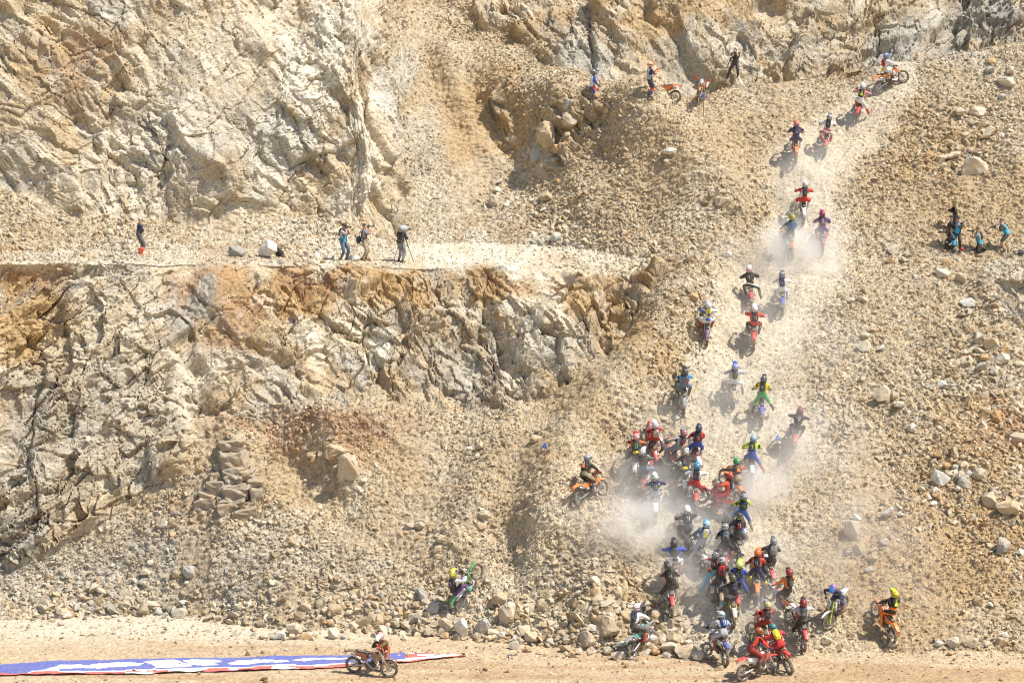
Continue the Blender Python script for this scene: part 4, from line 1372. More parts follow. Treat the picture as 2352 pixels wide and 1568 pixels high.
def make_person(label, M, P, look, group=None):
    """P: joint targets in the frame of M (x forward, y left, z up). look: what is worn"""
    t = thing('person', label, 'person', M, group)
    V3 = Vector
    pel = V3(P['pelvis'])
    ln = math.radians(P.get('lean', 15))
    side = math.radians(P.get('side', 0))
    tw = math.radians(P.get('twist', 0))
    spd = V3((math.sin(ln) * math.cos(side), math.sin(side), math.cos(ln) * math.cos(side))).normalized()
    lft = V3((math.sin(-tw), math.cos(tw), 0))
    lft = (lft - spd * lft.dot(spd)).normalized()
    fwd = lft.cross(spd).normalized()
    waist = pel + spd * 0.17 - fwd * 0.01
    chest = pel + spd * 0.37 - fwd * 0.015
    neck = pel + spd * 0.52 + fwd * 0.0
    hp_ = math.radians(P.get('nod', 0))
    hd = V3((math.sin(ln * 0.35 + hp_), math.sin(side) * 0.6, math.cos(ln * 0.35 + hp_))).normalized()
    head = neck + hd * 0.185
    sh = {s: neck - spd * 0.055 + lft * s * 0.20 for s in (-1, 1)}
    hip = {s: pel + lft * s * 0.095 - spd * 0.03 for s in (-1, 1)}
    J, E, R_ = [], [], []

    def jn(p, r, par=None):
        J.append(p)
        R_.append(r)
        if par is not None:
            E.append((par, len(J) - 1))
        return len(J) - 1
    bulk = look.get('bulk', 1.0)
    i_pel = jn(pel, 0.145 * bulk)
    i_wa = jn(waist, 0.140 * bulk, i_pel)
    i_ch = jn(chest, 0.168 * bulk, i_wa)
    i_nk = jn(neck, 0.068, i_ch)
    i_hd = jn(head - hd * 0.05, 0.080, i_nk)
    jn(head + hd * 0.055, 0.082, i_hd)
    bones = [(pel, waist, 'seat'), (waist, neck, 'torso'), (neck, head + hd * 0.1, 'head')]
    ends = {}
    for s in (-1, 1):
        hand = V3(P['hand'][s] if isinstance(P['hand'], dict) else P['hand'])
        el, wr = ik(sh[s], hand, 0.30, 0.27, V3(P.get('elbow', (-0.35, s * 1.0, -0.15))) if not isinstance(P.get('elbow'), dict) else V3(P['elbow'][s]))
        a = jn(sh[s], 0.092 * bulk, i_ch)
        e = jn(el, 0.068, a)
        e2 = jn(wr.lerp(el, 0.12), 0.046, e)
        bones += [(sh[s], el, 'sleeve'), (el, wr, 'forearm')]
        foot = V3(P['foot'][s])
        kn, an = ik(hip[s], foot + V3((0, 0, 0.09)), 0.45, 0.43, V3(P.get('knee', {-1: (1, -0.5, 0.2), 1: (1, 0.5, 0.2)})[s]))
        h_ = jn(hip[s], 0.118 * bulk, i_pel)
        k_ = jn(kn, 0.086, h_)
        an2 = jn(an.lerp(kn, 0.1), 0.060, k_)
        bones += [(hip[s], kn, 'thigh'), (kn, an, 'shin')]
        ends[s] = (el, wr, kn, an)
    me = bpy.data.meshes.new('skeleton')
    me.from_pydata([tuple(j) for j in J], E, [])
    o = bpy.data.objects.new('body', me)
    col.objects.link(o)
    o.parent = t
    sk = o.modifiers.new('skin', 'SKIN')
    sk.use_smooth_shade = True
    for i, r in enumerate(R_):
        me.skin_vertices[0].data[i].radius = (r, r)
    me.skin_vertices[0].data[0].use_root = True
    ss = o.modifiers.new('smooth', 'SUBSURF')
    ss.levels = ss.render_levels = 1
    PENDING.append((o, bones, look))
    # hands
    hm = GLOVE if look.get('gloves', 'black') else HAND
    for s in (-1, 1):
        el, wr, kn, an = ends[s]
        d = (wr - el).normalized()
        hd_dir = (d + V3(P.get('handdir', (0, 0, 0)))).normalized()
        g = part('glove' if hm is GLOVE else 'hand', hm, t, cloth(look['gloves']) if hm is GLOVE else None)
        Mh = basis(hd_dir, V3((0, 0, 1)) + fwd * 0.3)
        if s > 0:
            Mh = Mh @ Matrix.Diagonal((1, -1, 1, 1))
        g.matrix_basis = Matrix.Translation(wr - hd_dir * 0.02) @ Mh
        # boots or shoes
        bt = look.get('boots', 'black')
        u = (kn - an).normalized()
        toe = V3(P.get('toe', {-1: (1, -0.15, 0), 1: (1, 0.15, 0)})[s]).normalized()
        toe = (toe - u * toe.dot(u) * 0.35).normalized()
        f = MB()
        high = 0.30 if look.get('tall', True) else 0.06
        if look.get('tall', True):
            f.tube([an + u * high, an + u * high * 0.55, an + u * 0.06, an - u * 0.02], [0.074, 0.070, 0.056, 0.055], 8)
        else:
            f.tube([an + u * high, an - u * 0.01], [0.052, 0.05], 8)
        sole = V3(toe.cross(V3((0, 0, 1)).cross(toe)))
        dn = -(u - toe * u.dot(toe)).normalized()
        f.tube([an - toe * 0.075 + dn * 0.045, an + toe * 0.02 + dn * 0.035, an + toe * 0.12 + dn * 0.055, an + toe * 0.185 + dn * 0.065], [0.045, 0.056, 0.048, 0.030], 8, up=tuple(-dn))
        part('boot' if look.get('tall', True) else 'shoe', f.mesh('boot', [cloth(bt) if not look.get('tall', True) else plastic(bt, 0.2)], True), t)
    # head gear
    face = V3((math.cos(tw) * 1.0, math.sin(tw), P.get('gaze', 0.0))).normalized()
    if 'face' in P:
        face = V3(P['face']).normalized()
    Mhd = Matrix.Translation(head + hd * 0.0) @ basis(face - hd * face.dot(hd) * 0.6, hd)
    hat = look.get('head', 'helmet')
    if hat == 'helmet':
        c, c2 = look['helmet']
        h = part('helmet', HELM, t, shell_mat(c, c2))
        h.matrix_basis = Mhd @ Matrix.Translation((0.01, 0, 0.01))
        part('helmet_visor', VISOR, h, shell_mat(look.get('visor', c), None))
        part('goggles', GOGG, h, plastic(look.get('goggles', 'black'), 0.05))
    else:
        kind_, c = hat
        hb = MB()
        dome = lambda q: V3((q.x, q.y, max(q.z, -0.12)))
        if kind_ == 'hair':
            hb.ball((-0.012, 0, 0.022), (0.103, 0.088, 0.112), 12, 8, shape=lambda q: V3((min(q.x, 0.62 + 0.4 * q.z), q.y, max(q.z, -0.5 if q.x < 0 else 0.15))))
            nm = 'hair'
        elif kind_ == 'cap':
            hb.ball((0, 0, 0.03), (0.108, 0.095, 0.105), 12, 8, shape=dome)
            hb.ball((0.11, 0, 0.030), (0.085, 0.075, 0.012), 10, 4)
            nm = 'cap'
        else:
            hb.ball((0, 0, 0.04), (0.105, 0.095, 0.10), 12, 8, shape=dome)
            hb.tube([(0, 0, 0.022), (0, 0, 0.034)], [0.185, 0.16], 16)
            nm = 'hat'
        h = part(nm, hb.mesh(nm, [cloth(c)], True), t)
        h.matrix_basis = Mhd
        fc = MB().ball((0.098, 0, -0.018), (0.020, 0.013, 0.022), 6, 5)       # nose and ears
        for s in (-1, 1):
            fc.ball((-0.005, s * 0.088, -0.012), (0.022, 0.010, 0.030), 6, 5)
        f_ = part('nose_and_ears', fc.mesh('nose_and_ears', [SKINM], True), t)
        f_.matrix_basis = Mhd
        eb = MB()
        for s in (-1, 1):
            eb.ball((0.086, s * 0.034, 0.008), (0.012, 0.020 if look.get('shades') else 0.012, 0.012), 6, 4)
        f_ = part('sunglasses' if look.get('shades') else 'eyes', eb.mesh('eyes', [RUB], True), t)
        f_.matrix_basis = Mhd
    if look.get('pack'):
        c = look['pack']
        o = part('backpack', PACK, t, cloth(c[0]))
        Mb = Matrix.Translation(chest - fwd * 0.105 - spd * 0.0) @ basis(-fwd, spd)
        o.matrix_basis = Mb @ Matrix.Diagonal((1, 1, 1, 1))
        part('pack_pocket', PPOCK, o, cloth(c[1]))
        part('shoulder_strap', STRAPM, o, cloth('black'))
        if len(c) > 2:
            part('pack_logo', PBAR, o, cloth(c[2]))
    if look.get('bib'):                               # a loose bib worn over the shirt
        c = look['bib']
        b = MB()
        rows = [(-0.02, 0.185, 0.150), (0.10, 0.175, 0.145), (0.26, 0.175, 0.150), (0.42, 0.20, 0.150), (0.50, 0.15, 0.10), (0.535, 0.09, 0.07)]
        vs = []
        n = 12
        for (h_, a, d) in rows:
            for k in range(n):
                g = 2 * math.pi * k / n
                w_ = 1 + 0.05 * math.sin(3 * g + h_ * 9)
                vs.append(pel + spd * h_ + lft * math.cos(g) * a * w_ + fwd * (math.sin(g) * d * w_ - 0.01))
        fs = [(i * n + k, i * n + (k + 1) % n, i * n + n + (k + 1) % n, i * n + n + k) for i in range(5) for k in range(n)]
        b.add(vs, fs)
        part('bib', b.mesh('bib', [cloth(c, 0.05)], True), t)
    if look.get('beltbag'):
        b = MB().ball((0, 0, 0), (0.07, 0.13, 0.075), 10, 6)
        o = part('belt_bag', b.mesh('belt_bag', [cloth(look['beltbag'])], True), t)
        o.matrix_basis = Matrix.Translation(pel + spd * 0.06 - fwd * 0.16) @ basis(fwd, spd)
    return t, dict(head=head, wr={s: ends[s][1] for s in (-1, 1)}, fwd=fwd, face=face)


def finish_people():
    dg = bpy.context.evaluated_depsgraph_get()
    dg.update()
    for o, bones, look in PENDING:
        me = bpy.data.meshes.new_from_object(o.evaluated_get(dg))
        old = o.data
        o.modifiers.clear()
        o.data = me
        me.name = 'body'
        bpy.data.meshes.remove(old)
        n = len(me.polygons)
        c = np.empty(n * 3)
        me.polygons.foreach_get('center', c)
        c = c.reshape(-1, 3)
        best = np.full(n, 1e9)
        kind_ = np.zeros(n, int)
        ks = ['seat', 'torso', 'head', 'sleeve', 'forearm', 'thigh', 'shin']
        for a, b, k in bones:
            a, b = np.array(a), np.array(b)
            ab = b - a
            t_ = np.clip(((c - a) @ ab) / (ab @ ab), 0, 1)
            d = np.linalg.norm(c - a - t_[:, None] * ab, axis=1)
            if k in ('sleeve', 'forearm'):
                d = d * 0.9
            m_ = d < best
            best = np.where(m_, d, best)
            kind_ = np.where(m_, ks.index(k), kind_)
        top, leg = look['top'], look['legs']
        st = look.get('stripe')
        ls = look.get('legstripe')
        skin = SKINM
        helm = look.get('head', 'helmet') == 'helmet'
        tm = cloth(top, stripe=st)
        lm = cloth(leg, stripe=ls)
        mats = [lm, tm, cloth('black') if helm else skin, cloth(look.get('sleeve', top)) if (look.get('sleeve') or not st) else tm,
                skin if look.get('short') else cloth(look.get('forearm', look.get('sleeve', top))), lm,
                skin if look.get('shorts') else cloth(look.get('shin', leg))]
        for m_ in mats:
            me.materials.append(m_)
        me.polygons.foreach_set('material_index', kind_.astype(np.int32))
        me.shade_smooth()
        me.update()
# ------------------------------------------------------------------ riders on their bikes
def bike_matrix(px, py, heading, wheelie=0.0, roll=0.0, lift=0.0, pitch=None):
    g = ground(px, py)
    h = math.radians(heading)
    d = Vector((math.sin(h), math.cos(h), 0))
    z0 = g.z
    p = math.radians(25)
    for _ in range(3):
        run = 1.48 * math.cos(p)
        zs = [zat(g.x + d.x * (run + e), g.y + d.y * (run + e)) for e in (-0.12, 0, 0.12)]
        p = math.atan2(sorted(zs)[1] - z0, run)
        p = max(-0.35, min(0.85, p))
    if pitch is not None:
        p = math.radians(pitch)
    p += math.radians(wheelie)
    x = Vector((d.x * math.cos(p), d.y * math.cos(p), math.sin(p)))
    up = Vector((0, 0, 1))
    y = up.cross(x).normalized()
    z = x.cross(y)
    R = Matrix((x, y, z)).transposed().to_4x4() @ Matrix.Rotation(math.radians(roll), 4, 'X')
    return Matrix.Translation(Vector((g.x, g.y, z0 + lift - 0.01))) @ R @ Matrix.Translation((0.73, 0, 0)), math.degrees(p)


POSES = {
    'stand': dict(pelvis=(-0.26, 0, 1.20), lean=36),
    'crouch': dict(pelvis=(-0.36, 0, 1.12), lean=50),
    'sit': dict(pelvis=(-0.16, 0, 1.06), lean=22),
    'back': dict(pelvis=(-0.50, 0, 1.06), lean=52),
    'up': dict(pelvis=(-0.18, 0, 1.27), lean=20),
}


def rider(px, py, heading, bike, blabel, pose, look, label, wheelie=0.0, roll=0.0, steer=0.0, dab=None, dusty=0.3, face=None, side=0.0, lift=0.0, pelvis=None, lean=None, up=None):
    M, p = bike_matrix(px, py, heading, wheelie, roll, lift)
    _, ST = make_bike(blabel, M, *bike[:2], **(bike[2] if len(bike) > 2 else {}), steer=math.radians(steer), dusty=dusty)
    P = dict(POSES[pose])
    if pelvis:
        P['pelvis'] = pelvis
    if lean is not None:
        P['lean'] = lean
    jr = random.Random(int(px * 7 + py))
    P['side'] = side + jr.uniform(-5, 5)
    P['lean'] += jr.uniform(-5, 6)
    P['twist'] = jr.uniform(-14, 14)
    P['nod'] = jr.uniform(-4, 14)
    P['elbow'] = {s: (jr.uniform(-0.6, -0.1), s, jr.uniform(-0.45, 0.35)) for s in (-1, 1)}
    P['knee'] = {s: (1, s * jr.uniform(0.25, 0.8), 0.2) for s in (-1, 1)}
    P['hand'] = {s: ST @ Vector((0.285, s * 0.35, 1.165)) for s in (-1, 1)}
    P['foot'] = {s: Vector((-0.13, s * 0.225, 0.42)) for s in (-1, 1)}
    P['handdir'] = (1.2, 0, -0.5)
    if dab:
        for s, v in dab.items():
            P['foot'][s] = Vector(v)
    if face:
        P['face'] = face
    L = dict(gloves='black')
    L.update(look)
    return make_person(label, M, P, L, 'riders climbing the hill')


K = dict
R_ = [
    # px, py of the rear tyre on the ground, heading, bike, its label, pose, look, label, more
    (2027, 214, 68, ('orange', 'orange', K(frame='orange')), 'orange dirt bike at the crest, first of the field and turning right', 'sit',
     K(helmet=('blue', 'silver'), top='white', legs='white', pack=('darkred', 'red'), boots='black', shin='white', beltbag='yellow'), 'lead rider in white with a red backpack and blue helmet at the crest', K()),
    (1968, 276, 24, ('red', 'red', K(guard='red')), 'red dirt bike leaning right just behind the leader', 'crouch',
     K(helmet=('white', 'grey'), top='white', stripe=('red', 1.2), sleeve='pink', legs='white', pack=('black', 'fluo'), boots='red'), 'rider in white and red with a black and yellow-green pack, second on the hill', K(roll=12, dab={-1: (-0.3, -0.5, 0.12)})),
    (1828, 372, 2, ('orange', 'orange', K(frame='orange', guard='orange')), 'orange dirt bike with a bright orange rear fender, left of a red one', 'stand',
     K(helmet=('orange', 'blue'), top='navy', stripe=('orange', 1.4), sleeve='navy', forearm='white', legs='navy', shin='white', pack=('navy', 'steel'), boots='white'), 'rider in navy and orange with white boots on the orange-fendered bike', K()),
    (1893, 354, 10, ('red', 'white', K(guard='black')), 'red dirt bike beside the orange-fendered one near the top', 'stand',
     K(helmet=('black', 'white'), top='white', sleeve='white', forearm='red', legs='white', stripe=None, legstripe='red' and ('red', 1.0), pack=('black', 'dark', 'silver'), boots='red'), 'rider with white jersey, red forearms and red boots, dark helmet', K(roll=6)),
    (1842, 510, 2, ('white', 'white', K(guard='charcoal')), 'white-fendered dirt bike climbing alone in pale dust', 'stand',
     K(helmet=('white', 'pink'), top='white', sleeve='red', legs='red', pack=('black', 'charcoal'), boots='white'), 'rider standing in white jersey with red sleeves and red trousers', K(dusty=0.5)),
    (1889, 582, 3, ('purple', 'red', K(guard='black')), 'dirt bike with a purple and red tail, ridden by the purple suit', 'stand',
     K(helmet=('magenta', 'black'), top='purple', stripe=('red', 0.8), sleeve='purple', legs='purple', pack=('black', 'grey', 'silver'), boots='scarlet'), 'rider in a purple and red suit with a magenta helmet', K(dusty=0.5)),
    (1812, 598, -12, ('orange', 'white', K()), 'orange-tailed dirt bike fading into the dust below the road level', 'up',
     K(helmet=('olive', 'yellow'), top='steel', sleeve='steel', legs='charcoal', pack=('steel', 'royal'), boots='beige'), 'rider in slate blue jersey and grey trousers, olive helmet', K(dusty=0.7)),
    (1727, 712, 3, ('red', 'white', K(guard='red')), 'red dirt bike with a muddy tail under the black-suited rider', 'sit',
     K(helmet=('white', 'red'), top='black', legs='black', legstripe=('white', 1.4), pack=('black', 'charcoal', 'white'), boots='brown'), 'rider in black with a white and red helmet, elbows wide', K(roll=-4, dab={-1: (-0.2, -0.45, 0.28)})),
    (1797, 724, 6, ('blue', 'white', K(guard='white')), 'blue and white dirt bike on the right of the black-suited rider', 'sit',
     K(helmet=('navy', 'silver'), top='white', legs='white', pack=('navy', 'navy', 'silver'), boots='silver', gloves='white'), 'rider all in white with a long navy backpack', K()),
    (1622, 786, 3, ('purple', 'white', K(guard='black')), 'purple and white dirt bike at the left edge of the track', 'stand',
     K(helmet=('silver', 'white'), top='white', stripe=('blue', 1.2), legs='white', pack=('yellow', 'blue'), boots='red', beltbag='royal'), 'rider with a yellow and blue backpack and red boots', K()),
    (1730, 800, 6, ('red', 'scarlet', K(guard='red')), 'bright red dirt bike with a red fender below the pair', 'sit',
     K(helmet=('white', 'cream'), top='scarlet', legs='black', legstripe=('red', 1.0), pack=('black', 'charcoal', 'white'), boots='black'), 'rider in an orange-red jersey with white helmet and black boots', K(steer=-10)),
    (1568, 946, 2, ('grey', 'silver', K()), 'grey dirt bike under the blue-suited rider on the left', 'up',
     K(helmet=('black', 'charcoal'), top='royal', sleeve='sky', legs='steel', pack=('steel', 'rust'), boots='black', shin='steel'), 'rider in sky blue jersey with black helmet, on the left of the track', K()),
    (1682, 932, 2, ('beige', 'white', K()), 'mud-brown dirt bike with a pale tail in thin dust', 'sit',
     K(helmet=('blue', 'white'), top='white', sleeve='silver', legs='white', pack=('khaki', 'olive', 'cream'), boots='beige'), 'rider in dusty white with a khaki backpack and blue helmet', K(dab={-1: (-0.25, -0.42, 0.3)})),
    (1750, 976, 4, ('blue', 'white', K(guard='black')), 'blue and white dirt bike held by the yellow and green rider', 'up',
     K(helmet=('black', 'grey'), top='yellow', sleeve='yellow', legs='green', shin='lime', pack=('black', 'black', 'white'), boots='black'), 'rider in yellow jersey and green trousers with one foot out', K(dab={-1: (-0.15, -0.62, 0.16), 1: (-0.3, 0.42, 0.22)})),
    (1818, 1036, 14, ('red', 'white', K()), 'red and white dirt bike leaning beside the blue arrow sign', 'crouch',
     K(helmet=('darkred', 'black'), top='black', legs='black', pack=('black', 'charcoal', 'white'), boots='dark', gloves='red'), 'rider in black with a dark red helmet leaning to the right', K(roll=10, dusty=0.6)),
    (1727, 1112, 3, ('white', 'blue', K(frame='red')), 'white and purple-blue dirt bike ridden by the yellow-sleeved rider with red boots', 'stand',
     K(helmet=('silver', 'sky'), top='blue', sleeve='fluo', legs='blue', pack=('navy', 'charcoal', 'fluo'), boots='red'), 'rider in blue with yellow sleeves and red boots, foot held out', K(dab={-1: (-0.3, -0.55, 0.26)}, dusty=0.5)),
    # the upper pack
    (1598, 1088, -8, ('white', 'red', K()), 'white-fendered dirt bike of the rider in red sleeves, above the knot of riders', 'up',
     K(helmet=('navy', 'dark'), top='navy', sleeve='red', legs='blue', pack=('black', 'red', 'white'), boots='silver'), 'rider with bright red sleeves, navy back and dark blue helmet', K(dusty=0.6)),
    (1497, 1066, -8, ('red', 'red', K()), 'red dirt bike tipped up under the red and white rider', 'up',
     K(helmet=('white', 'grey'), top='red', legs='red', pack=('cream', 'silver', 'grey'), boots='white'), 'rider in red suit with a white backpack, tallest of the knot', K(dusty=0.4, side=6)),
    (1461, 1096, 6, ('white', 'purple', K()), 'dirt bike with a purple tail, leftmost of the stalled knot', 'stand',
     K(helmet=('red', 'white'), top='black', sleeve='rust', forearm='scarlet', legs='black', pack=('charcoal', 'teal', 'fluo'), boots='fluo', beltbag='yellow'), 'rider in black and orange with yellow boots and belt bag', K(dab={1: (-0.25, 0.55, 0.18)}, dusty=0.4)),
    (1545, 1092, -38, ('white', 'red', K(guard='black')), 'dirt bike turned across the slope inside the knot', 'up',
     K(helmet=('grey', 'red'), top='silver', sleeve='silver', legs='grey', pack=('charcoal', 'red'), boots='grey'), 'rider in light grey with a red pack, turned to the left', K(dusty=0.5)),
    (1490, 1136, 14, ('red', 'white', K()), 'red dirt bike lying low under the grey-jacketed rider', 'stand',
     K(helmet=('white', 'black'), top='charcoal', legs='steel', pack=('dark', 'charcoal', 'red'), boots='black'), 'rider in charcoal with a white helmet in the middle of the knot', K(roll=-8, dab={1: (-0.2, 0.5, 0.16)}, dusty=0.5)),
    (1572, 1145, 8, ('white', 'silver', K()), 'white-fendered dirt bike below the rider with a yellow hip pad', 'stand',
     K(helmet=('cream', 'black'), top='black', legs='black', pack=('black', 'steel', 'red'), boots='red', beltbag='yellow', gloves='grey'), 'rider in black with a cream helmet and yellow hip pad', K(dab={1: (-0.3, 0.6, 0.2)}, dusty=0.6)),
    (1503, 1196, 0, ('white', 'silver', K()), 'white dirt bike sunk in dust below the knot', 'sit',
     K(helmet=('white', 'olive'), top='white', stripe=('navy', 1.6), sleeve='navy', forearm='white', legs='silver', pack=('navy', 'steel', 'fluo'), boots='white'), 'rider in white and navy with a white helmet, square to the slope', K(dusty=0.7)),
    (1596, 1172, 3, ('red', 'white', K()), 'red dirt bike with a round white tail plate', 'sit',
     K(helmet=('sky', 'black'), top='white', stripe=('red', 1.1), sleeve='white', legs='red', pack=('black', 'charcoal'), boots='white'), 'rider in red trousers and white sleeves with a black pack', K(dab={-1: (-0.2, -0.48, 0.12)}, dusty=0.5)),
    (1335, 1162, 42, ('orange', 'orange', K(frame='orange', guard='scarlet')), 'orange dirt bike rearing up, apart on the left of the pack', 'stand',
     K(helmet=('silver', 'black'), top='black', legs='black', legstripe=('khaki', 0.9), pack=('black', 'orange', 'white'), boots='dark'), 'rider in black with an orange pack panel on the rearing orange bike', K(wheelie=12, roll=-6)),
    (1690, 1158, -22, ('orange', 'orange', K(frame='orange')), 'orange dirt bike half hidden behind the red one', 'crouch',
     K(helmet=('green', 'black'), top='black', stripe=('rust', 1.2), legs='beige', pack=('dark', 'orange'), boots='beige'), 'rider in black with a green helmet, behind the red-suited rider', K(dusty=0.4)),
    (1672, 1196, -62, ('red', 'scarlet', K(frame='red')), 'red dirt bike standing across the slope, facing left', 'sit',
     K(helmet=('red', 'black'), top='scarlet', legs='red', shin='red', pack=('black', 'cyan', 'white'), boots='red', visor='orange'), 'rider all in red with a light blue backpack, crosswise to the slope', K(wheelie=8, dusty=0.5)),
    (1702, 1246, -6, ('blue', 'white', K()), 'dirt bike nearly lost in dust under the second yellow-sleeved rider', 'up',
     K(helmet=('charcoal', 'silver'), top='navy', sleeve='fluo', legs='blue', shin='steel', pack=('navy', 'navy', 'fluo'), boots='beige'), 'rider in navy with yellow sleeves and beige boots, right leg stretched', K(dab={-1: (-0.5, -0.62, 0.05)}, dusty=0.7)),
    (1574, 1268, -14, ('charcoal', 'grey', K()), 'dark dirt bike pointing left under the white-helmeted rider', 'crouch',
     K(helmet=('white', 'cream'), top='black', sleeve='black', forearm='dark', legs='charcoal', pack=('dark', 'charcoal', 'white'), boots='dark', gloves='grey'), 'rider in black with a plain white helmet, bent to the left', K(dusty=0.6)),
    (1608, 1318, -18, ('white', 'beige', K()), 'dusty pale dirt bike astride which the light blue rider stands', 'up',
     K(helmet=('sky', 'white'), top='sky', sleeve='steel', legs='silver', shin='silver', pack=('cream', 'yellow'), boots='grey'), 'rider in light blue with a pale yellow pack and white trousers', K(dab={1: (-0.4, 0.5, -0.05)}, side=-14, dusty=0.6)),
    (1697, 1296, -10, ('beige', 'silver', K(guard='grey')), 'dusty beige dirt bike under the rider with yellow goggles', 'up',
     K(helmet=('black', 'charcoal'), goggles='fluo', top='dark', legs='charcoal', pack=('black', 'red', 'white'), boots='grey'), 'rider in dark grey whose yellow goggles are worn backwards', K(face=(-1, 0.1, 0), dusty=0.6)),
    (1664, 1325, 4, ('red', 'blue', K()), 'dirt bike with a red fender and blue tail under the black rider', 'up',
     K(helmet=('black', 'white'), top='black', legs='black', pack=('steel', 'black', 'white'), boots='red'), 'rider in close black suit with red boots and a patterned helmet', K(dusty=0.4)),
    (1763, 1352, -10, ('red', 'white', K()), 'red and white dirt bike on the right rim of the lower pack', 'stand',
     K(helmet=('charcoal', 'silver'), top='black', sleeve='dark', legs='black', pack=('grey', 'charcoal'), boots='dark'), 'rider in black with a long grey backpack, rightmost of the lower pack', K(roll=6, dusty=0.4)),
    (1549, 1352, 4, ('white', 'red', K(guard='scarlet')), 'white dirt bike with red hand guards behind the black-suited rider', 'sit',
     K(helmet=('black', 'charcoal'), top='blue', legs='white', pack=('charcoal', 'olive'), boots='beige', beltbag='black'), 'rider in royal blue jersey and white trousers with a black helmet', K(side=8)),
    (1634, 1378, 12, ('beige', 'white', K(guard='red')), 'muddy beige dirt bike under the rider in turquoise trousers', 'sit',
     K(helmet=('black', 'silver'), top='white', stripe=('red', 0.9), legs='cyan', shin='sky', pack=('black', 'darkred', 'white'), boots='sky'), 'rider in turquoise trousers and white jersey with a black helmet', K(dab={1: (-0.6, 0.55, 0.05)}, roll=5)),
    (1541, 1412, -4, ('red', 'white', K(guard='red')), 'red dirt bike with a mud-caked tyre, its rider in plain black', 'up',
     K(helmet=('black', 'charcoal'), top='black', legs='black', pack=('black', 'dark', 'white'), boots='beige'), 'rider in plain black with tan boots at the lower left of the pack', K(dab={1: (-0.35, 0.62, 0.2)}, side=12)),
    (1650, 1402, -2, ('mud', 'silver', K(guard='orange')), 'mud-coated dirt bike under the rider with a red-black backpack', 'up',
     K(helmet=('black', 'white'), top='black', sleeve='black', forearm='orange', legs='black', pack=('red', 'black'), boots='brown'), 'rider in black with orange cuffs and a red and black backpack', K(dab={1: (-0.3, 0.6, 0.08)})),
    (1739, 1384, 3, ('orange', 'white', K(frame='orange', guard='black')), 'orange and white dirt bike of the orange-helmeted rider', 'up',
     K(helmet=('orange', 'scarlet'), top='orange', stripe=('white', 0.9), sleeve='scarlet', legs='navy', pack=('black', 'charcoal', 'white'), boots='yellow'), 'rider with an orange helmet, orange jersey and yellow boots', K(dab={-1: (-0.25, -0.5, 0.2)})),
    (1695, 1408, 6, ('red', 'black', K()), 'dirt bike with a red rear fender beside the white-fendered one', 'up',
     K(helmet=('fluo', 'cream'), top='blue', sleeve='blue', legs='blue', pack=('black', 'charcoal', 'silver'), boots='black'), 'rider in blue with a yellow-green helmet', K(dab={-1: (-0.2, -0.5, 0.2)}, side=-6)),
    (1680, 1438, -4, ('cream', 'yellow', K(guard='silver')), 'cream-fendered dirt bike with a yellow side panel', 'up',
     K(helmet=('black', 'olive'), top='black', legs='black', legstripe=('grey', 1.0), shin='teal', pack=('navy', 'navy', 'silver'), boots='silver'), 'rider in black and grey with a navy backpack, left leg down', K(dab={1: (-0.25, 0.66, 0.08)}, side=8)),
    (1806, 1430, -30, ('white', 'orange', K(guard='orange')), 'pale dirt bike with an orange front, tail turned to the right', 'up',
     K(helmet=('black', 'scarlet'), top='orange', legs='black', pack=('black', 'charcoal', 'silver'), boots='dark', gloves='scarlet'), 'rider with an orange jersey and black trousers, arm stretched left', K(side=6)),
    (1756, 1500, -8, ('red', 'white', K()), 'red dirt bike behind the two standing on the floor', 'up',
     K(helmet=('grey', 'yellow'), top='white', stripe=('red', 0.7), sleeve='red', legs='darkred', pack=('charcoal', 'dark', 'grey'), boots='scarlet'), 'rider with red sleeves and a small grey backpack, above the orange-jacketed one', K()),
    (1843, 1492, -4, ('red', 'purple', K(guard='black')), 'dirt bike with a red tail at the right foot of the slope', 'sit',
     K(helmet=('black', 'red'), top='silver', sleeve='silver', legs='black', pack=('charcoal', 'grey'), bib='charcoal', boots='grey'), 'rider in a dark vest over white sleeves with a black and red helmet', K(dab={1: (-0.3, 0.5, 0.1)})),
    (2043, 1474, -20, ('orange', 'orange', K(frame='orange')), 'orange dirt bike far to the right, clear of the pack', 'stand',
     K(helmet=('fluo', 'orange'), top='black', stripe=('orange', 0.9), sleeve='black', legs='orange', legstripe=('black', 1.0), pack=('black', 'fluo'), boots='orange'), 'rider in orange and black with a yellow-orange helmet, far right', K(side=-8)),
    (1457, 1510, 36, ('grey', 'teal', K(frame='black')), 'grey and green dirt bike on the stones left of the pack', 'up',
     K(helmet=('white', 'pink'), top='white', legs='charcoal', pack=('navy', 'charcoal'), boots='red', shin='charcoal'), 'rider in white jersey with red boots, on the floor left of the pack', K(pelvis=(-0.30, 0, 1.16), lean=32, roll=-4)),
    (1666, 1528, -14, ('blue', 'white', K(guard='black')), 'blue-tailed dirt bike starting the climb, its rider in white', 'up',
     K(helmet=('white', 'teal'), top='white', stripe=('blue', 0.8), sleeve='silver', legs='silver', pack=('navy', 'royal', 'white'), boots='rust'), 'rider in white and blue with a white helmet at the foot of the slope', K(side=-5, pelvis=(-0.36, 0, 1.18), lean=38)),
    (1706, 1562, 54, ('red', 'white', K(frame='red', guard='blue')), 'red and white dirt bike on the flat floor, seen from its side', 'up',
     K(helmet=('black', 'orange'), top='scarlet', legs='darkred', shin='darkred', pack=('black', 'charcoal', 'fluo'), boots='brown'), 'rider standing tall in an orange-red jacket, nearest of all', K(pelvis=(-0.34, 0, 1.20), lean=40)),
    (1812, 1544, -20, ('red', 'darkred', K()), 'red dirt bike leaning left beside the side-on one', 'crouch',
